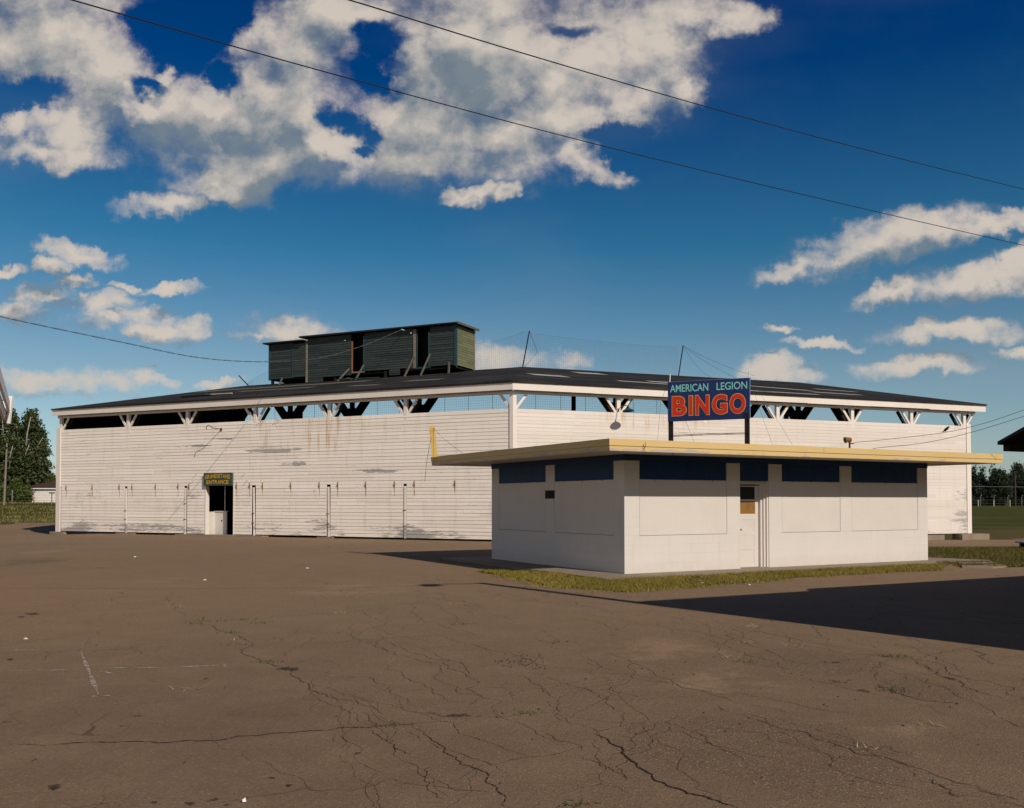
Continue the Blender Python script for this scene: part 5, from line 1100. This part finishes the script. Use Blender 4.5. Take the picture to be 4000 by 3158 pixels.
mb = MB(); a = Vector(atpx(-200, 1795, 150)); c = Vector(atpx(420, 1826, 150)); mb.tube([a.lerp(c, t/10) - Vector((0, 0, .5*4*(t/10)*(1-t/10))) for t in range(11)], .03, 4); tag(mb.build('overhead_wire', m_wire), 'far thin wire between the poplar and the grandstand', 'wire')
for k, z in enumerate((1921,)): mb = MB(); mb.tube([atpx(3700, 1900, 190), atpx(4100, 1904, 190)], .03, 4); tag(mb.build('overhead_wire', m_galv), 'far thin pale wire crossing in front of the dark wood', 'wire')
# white building with the brown roof
Yb = 134; pa = atpx(103, 1961, Yb); k = Yb/3617.3
wb = tag(empty('white_building', (pa[0], Yb, gz(pa[0], Yb) - .3)), 'low white building with brown hipped roof behind the field at left', 'building')
zt_ = atpx(103, 1911, Yb)[2] - (gz(pa[0], Yb) - .3); Lb = 11.5
mb = MB(); siding(mb, -1, 0, Lb, 0, zt_, bh=.2); mb.box(0, Lb, .021, 5, 0, zt_); mb.build('wall', m_trim, wb)
mb = MB(); mb.box(-.35, Lb + .35, -.35, 5.35, zt_ + .001, zt_ + .17); mb.build('eave', m_white, wb)
m_shing = M('brown shingles', (.055, .030, .020), .9, grime((.055, .030, .020), .4, 2))
zr2 = zt_ + 1.25; zq = zt_ + .172
mb = MB(); mb.quadset([(-.4, -.4, zq), (Lb + .4, -.4, zq), (Lb + .4, 5.4, zq), (-.4, 5.4, zq), (2.5, 2.5, zr2), (Lb - 2.5, 2.5, zr2)], [(0, 1, 5, 4), (1, 2, 5), (2, 3, 4, 5), (3, 0, 4), (3, 2, 1, 0)]); mb.build('roof', m_shing, wb)
# post with a small box on it, and the blue plank
p = atpx(202, 1961, 112); e = tag(empty('box_post', (p[0], 112, gz(p[0], 112) - .1)), 'thin post carrying a small flat box in front of the white building', 'post')
h = atpx(202, 1926, 112)[2] - gz(p[0], 112); mb = MB(); mb.tube([(0, 0, 0), (0, 0, h)], .06, 6); mb.build('shaft', m_wood, e); mb = MB(); mb.box(-.28, .28, -.15, .15, h + .0, h + .12); mb.hexa([(-.34,-.2,h+.121),(.34,-.2,h+.121),(.34,.2,h+.121),(-.34,.2,h+.121),(-.3,-.1,h+.18),(.3,-.1,h+.18),(.3,.1,h+.18),(-.3,.1,h+.18)]); mb.build('box', m_wood, e)
m_bluep = M('faded blue paint', (.10, .16, .30), .6, grime((.10, .16, .30), .4, 4))
e = tag(empty('blue_platform', (20.15, 34.9, gz(20.15, 34.9)), R(5)), 'low faded blue plank platform lying on the lawn at the right edge', 'platform')
mb = MB()
for i in range(4): mb = MB(); mb.box(-.95, 2.6, -.5 + i*.26, -.27 + i*.26, .20, .25); mb.build('plank', m_bluep, e)
for y in (-.45, .38): mb = MB(); mb.box(-.8, 2.5, y, y + .1, .02, .199); mb.build('skid', m_iron, e)
# bits of litter
labs = ['white paper scrap on the grass in front of the booth door', 'small pale scrap on the asphalt right of the booth door', 'little grey scrap at the grass edge before the booth door', 'white scrap on the asphalt far left, before the long wall', 'pale scrap lying by the brown patch left of centre', 'white scrap on the asphalt between the booth shadow and the long wall', 'tiny white scrap at the bottom edge of the asphalt', 'tiny white scrap left of the white painted lines']
for (x, y), lab in zip(LITTER, labs):
    s = .008 + .0013*y; mb = MB(); a = random.random()*3; z = .03 if lab.find('on the grass') > 0 else .006
    c, d = math.cos(a)*s, math.sin(a)*s
    mb.hexa([(-c, -d, 0), (d, -c, 0), (c, d, .0), (-d, c, 0), (-c, -d, .012), (d*.7, -c, s*.35), (c, d, .016), (-d, c*.8, s*.5)]); o = mb.build('paper_scrap', m_white, None, (x, y, gz(x, y) + z)); tag(o, lab, 'litter', 'scraps of litter on the ground')
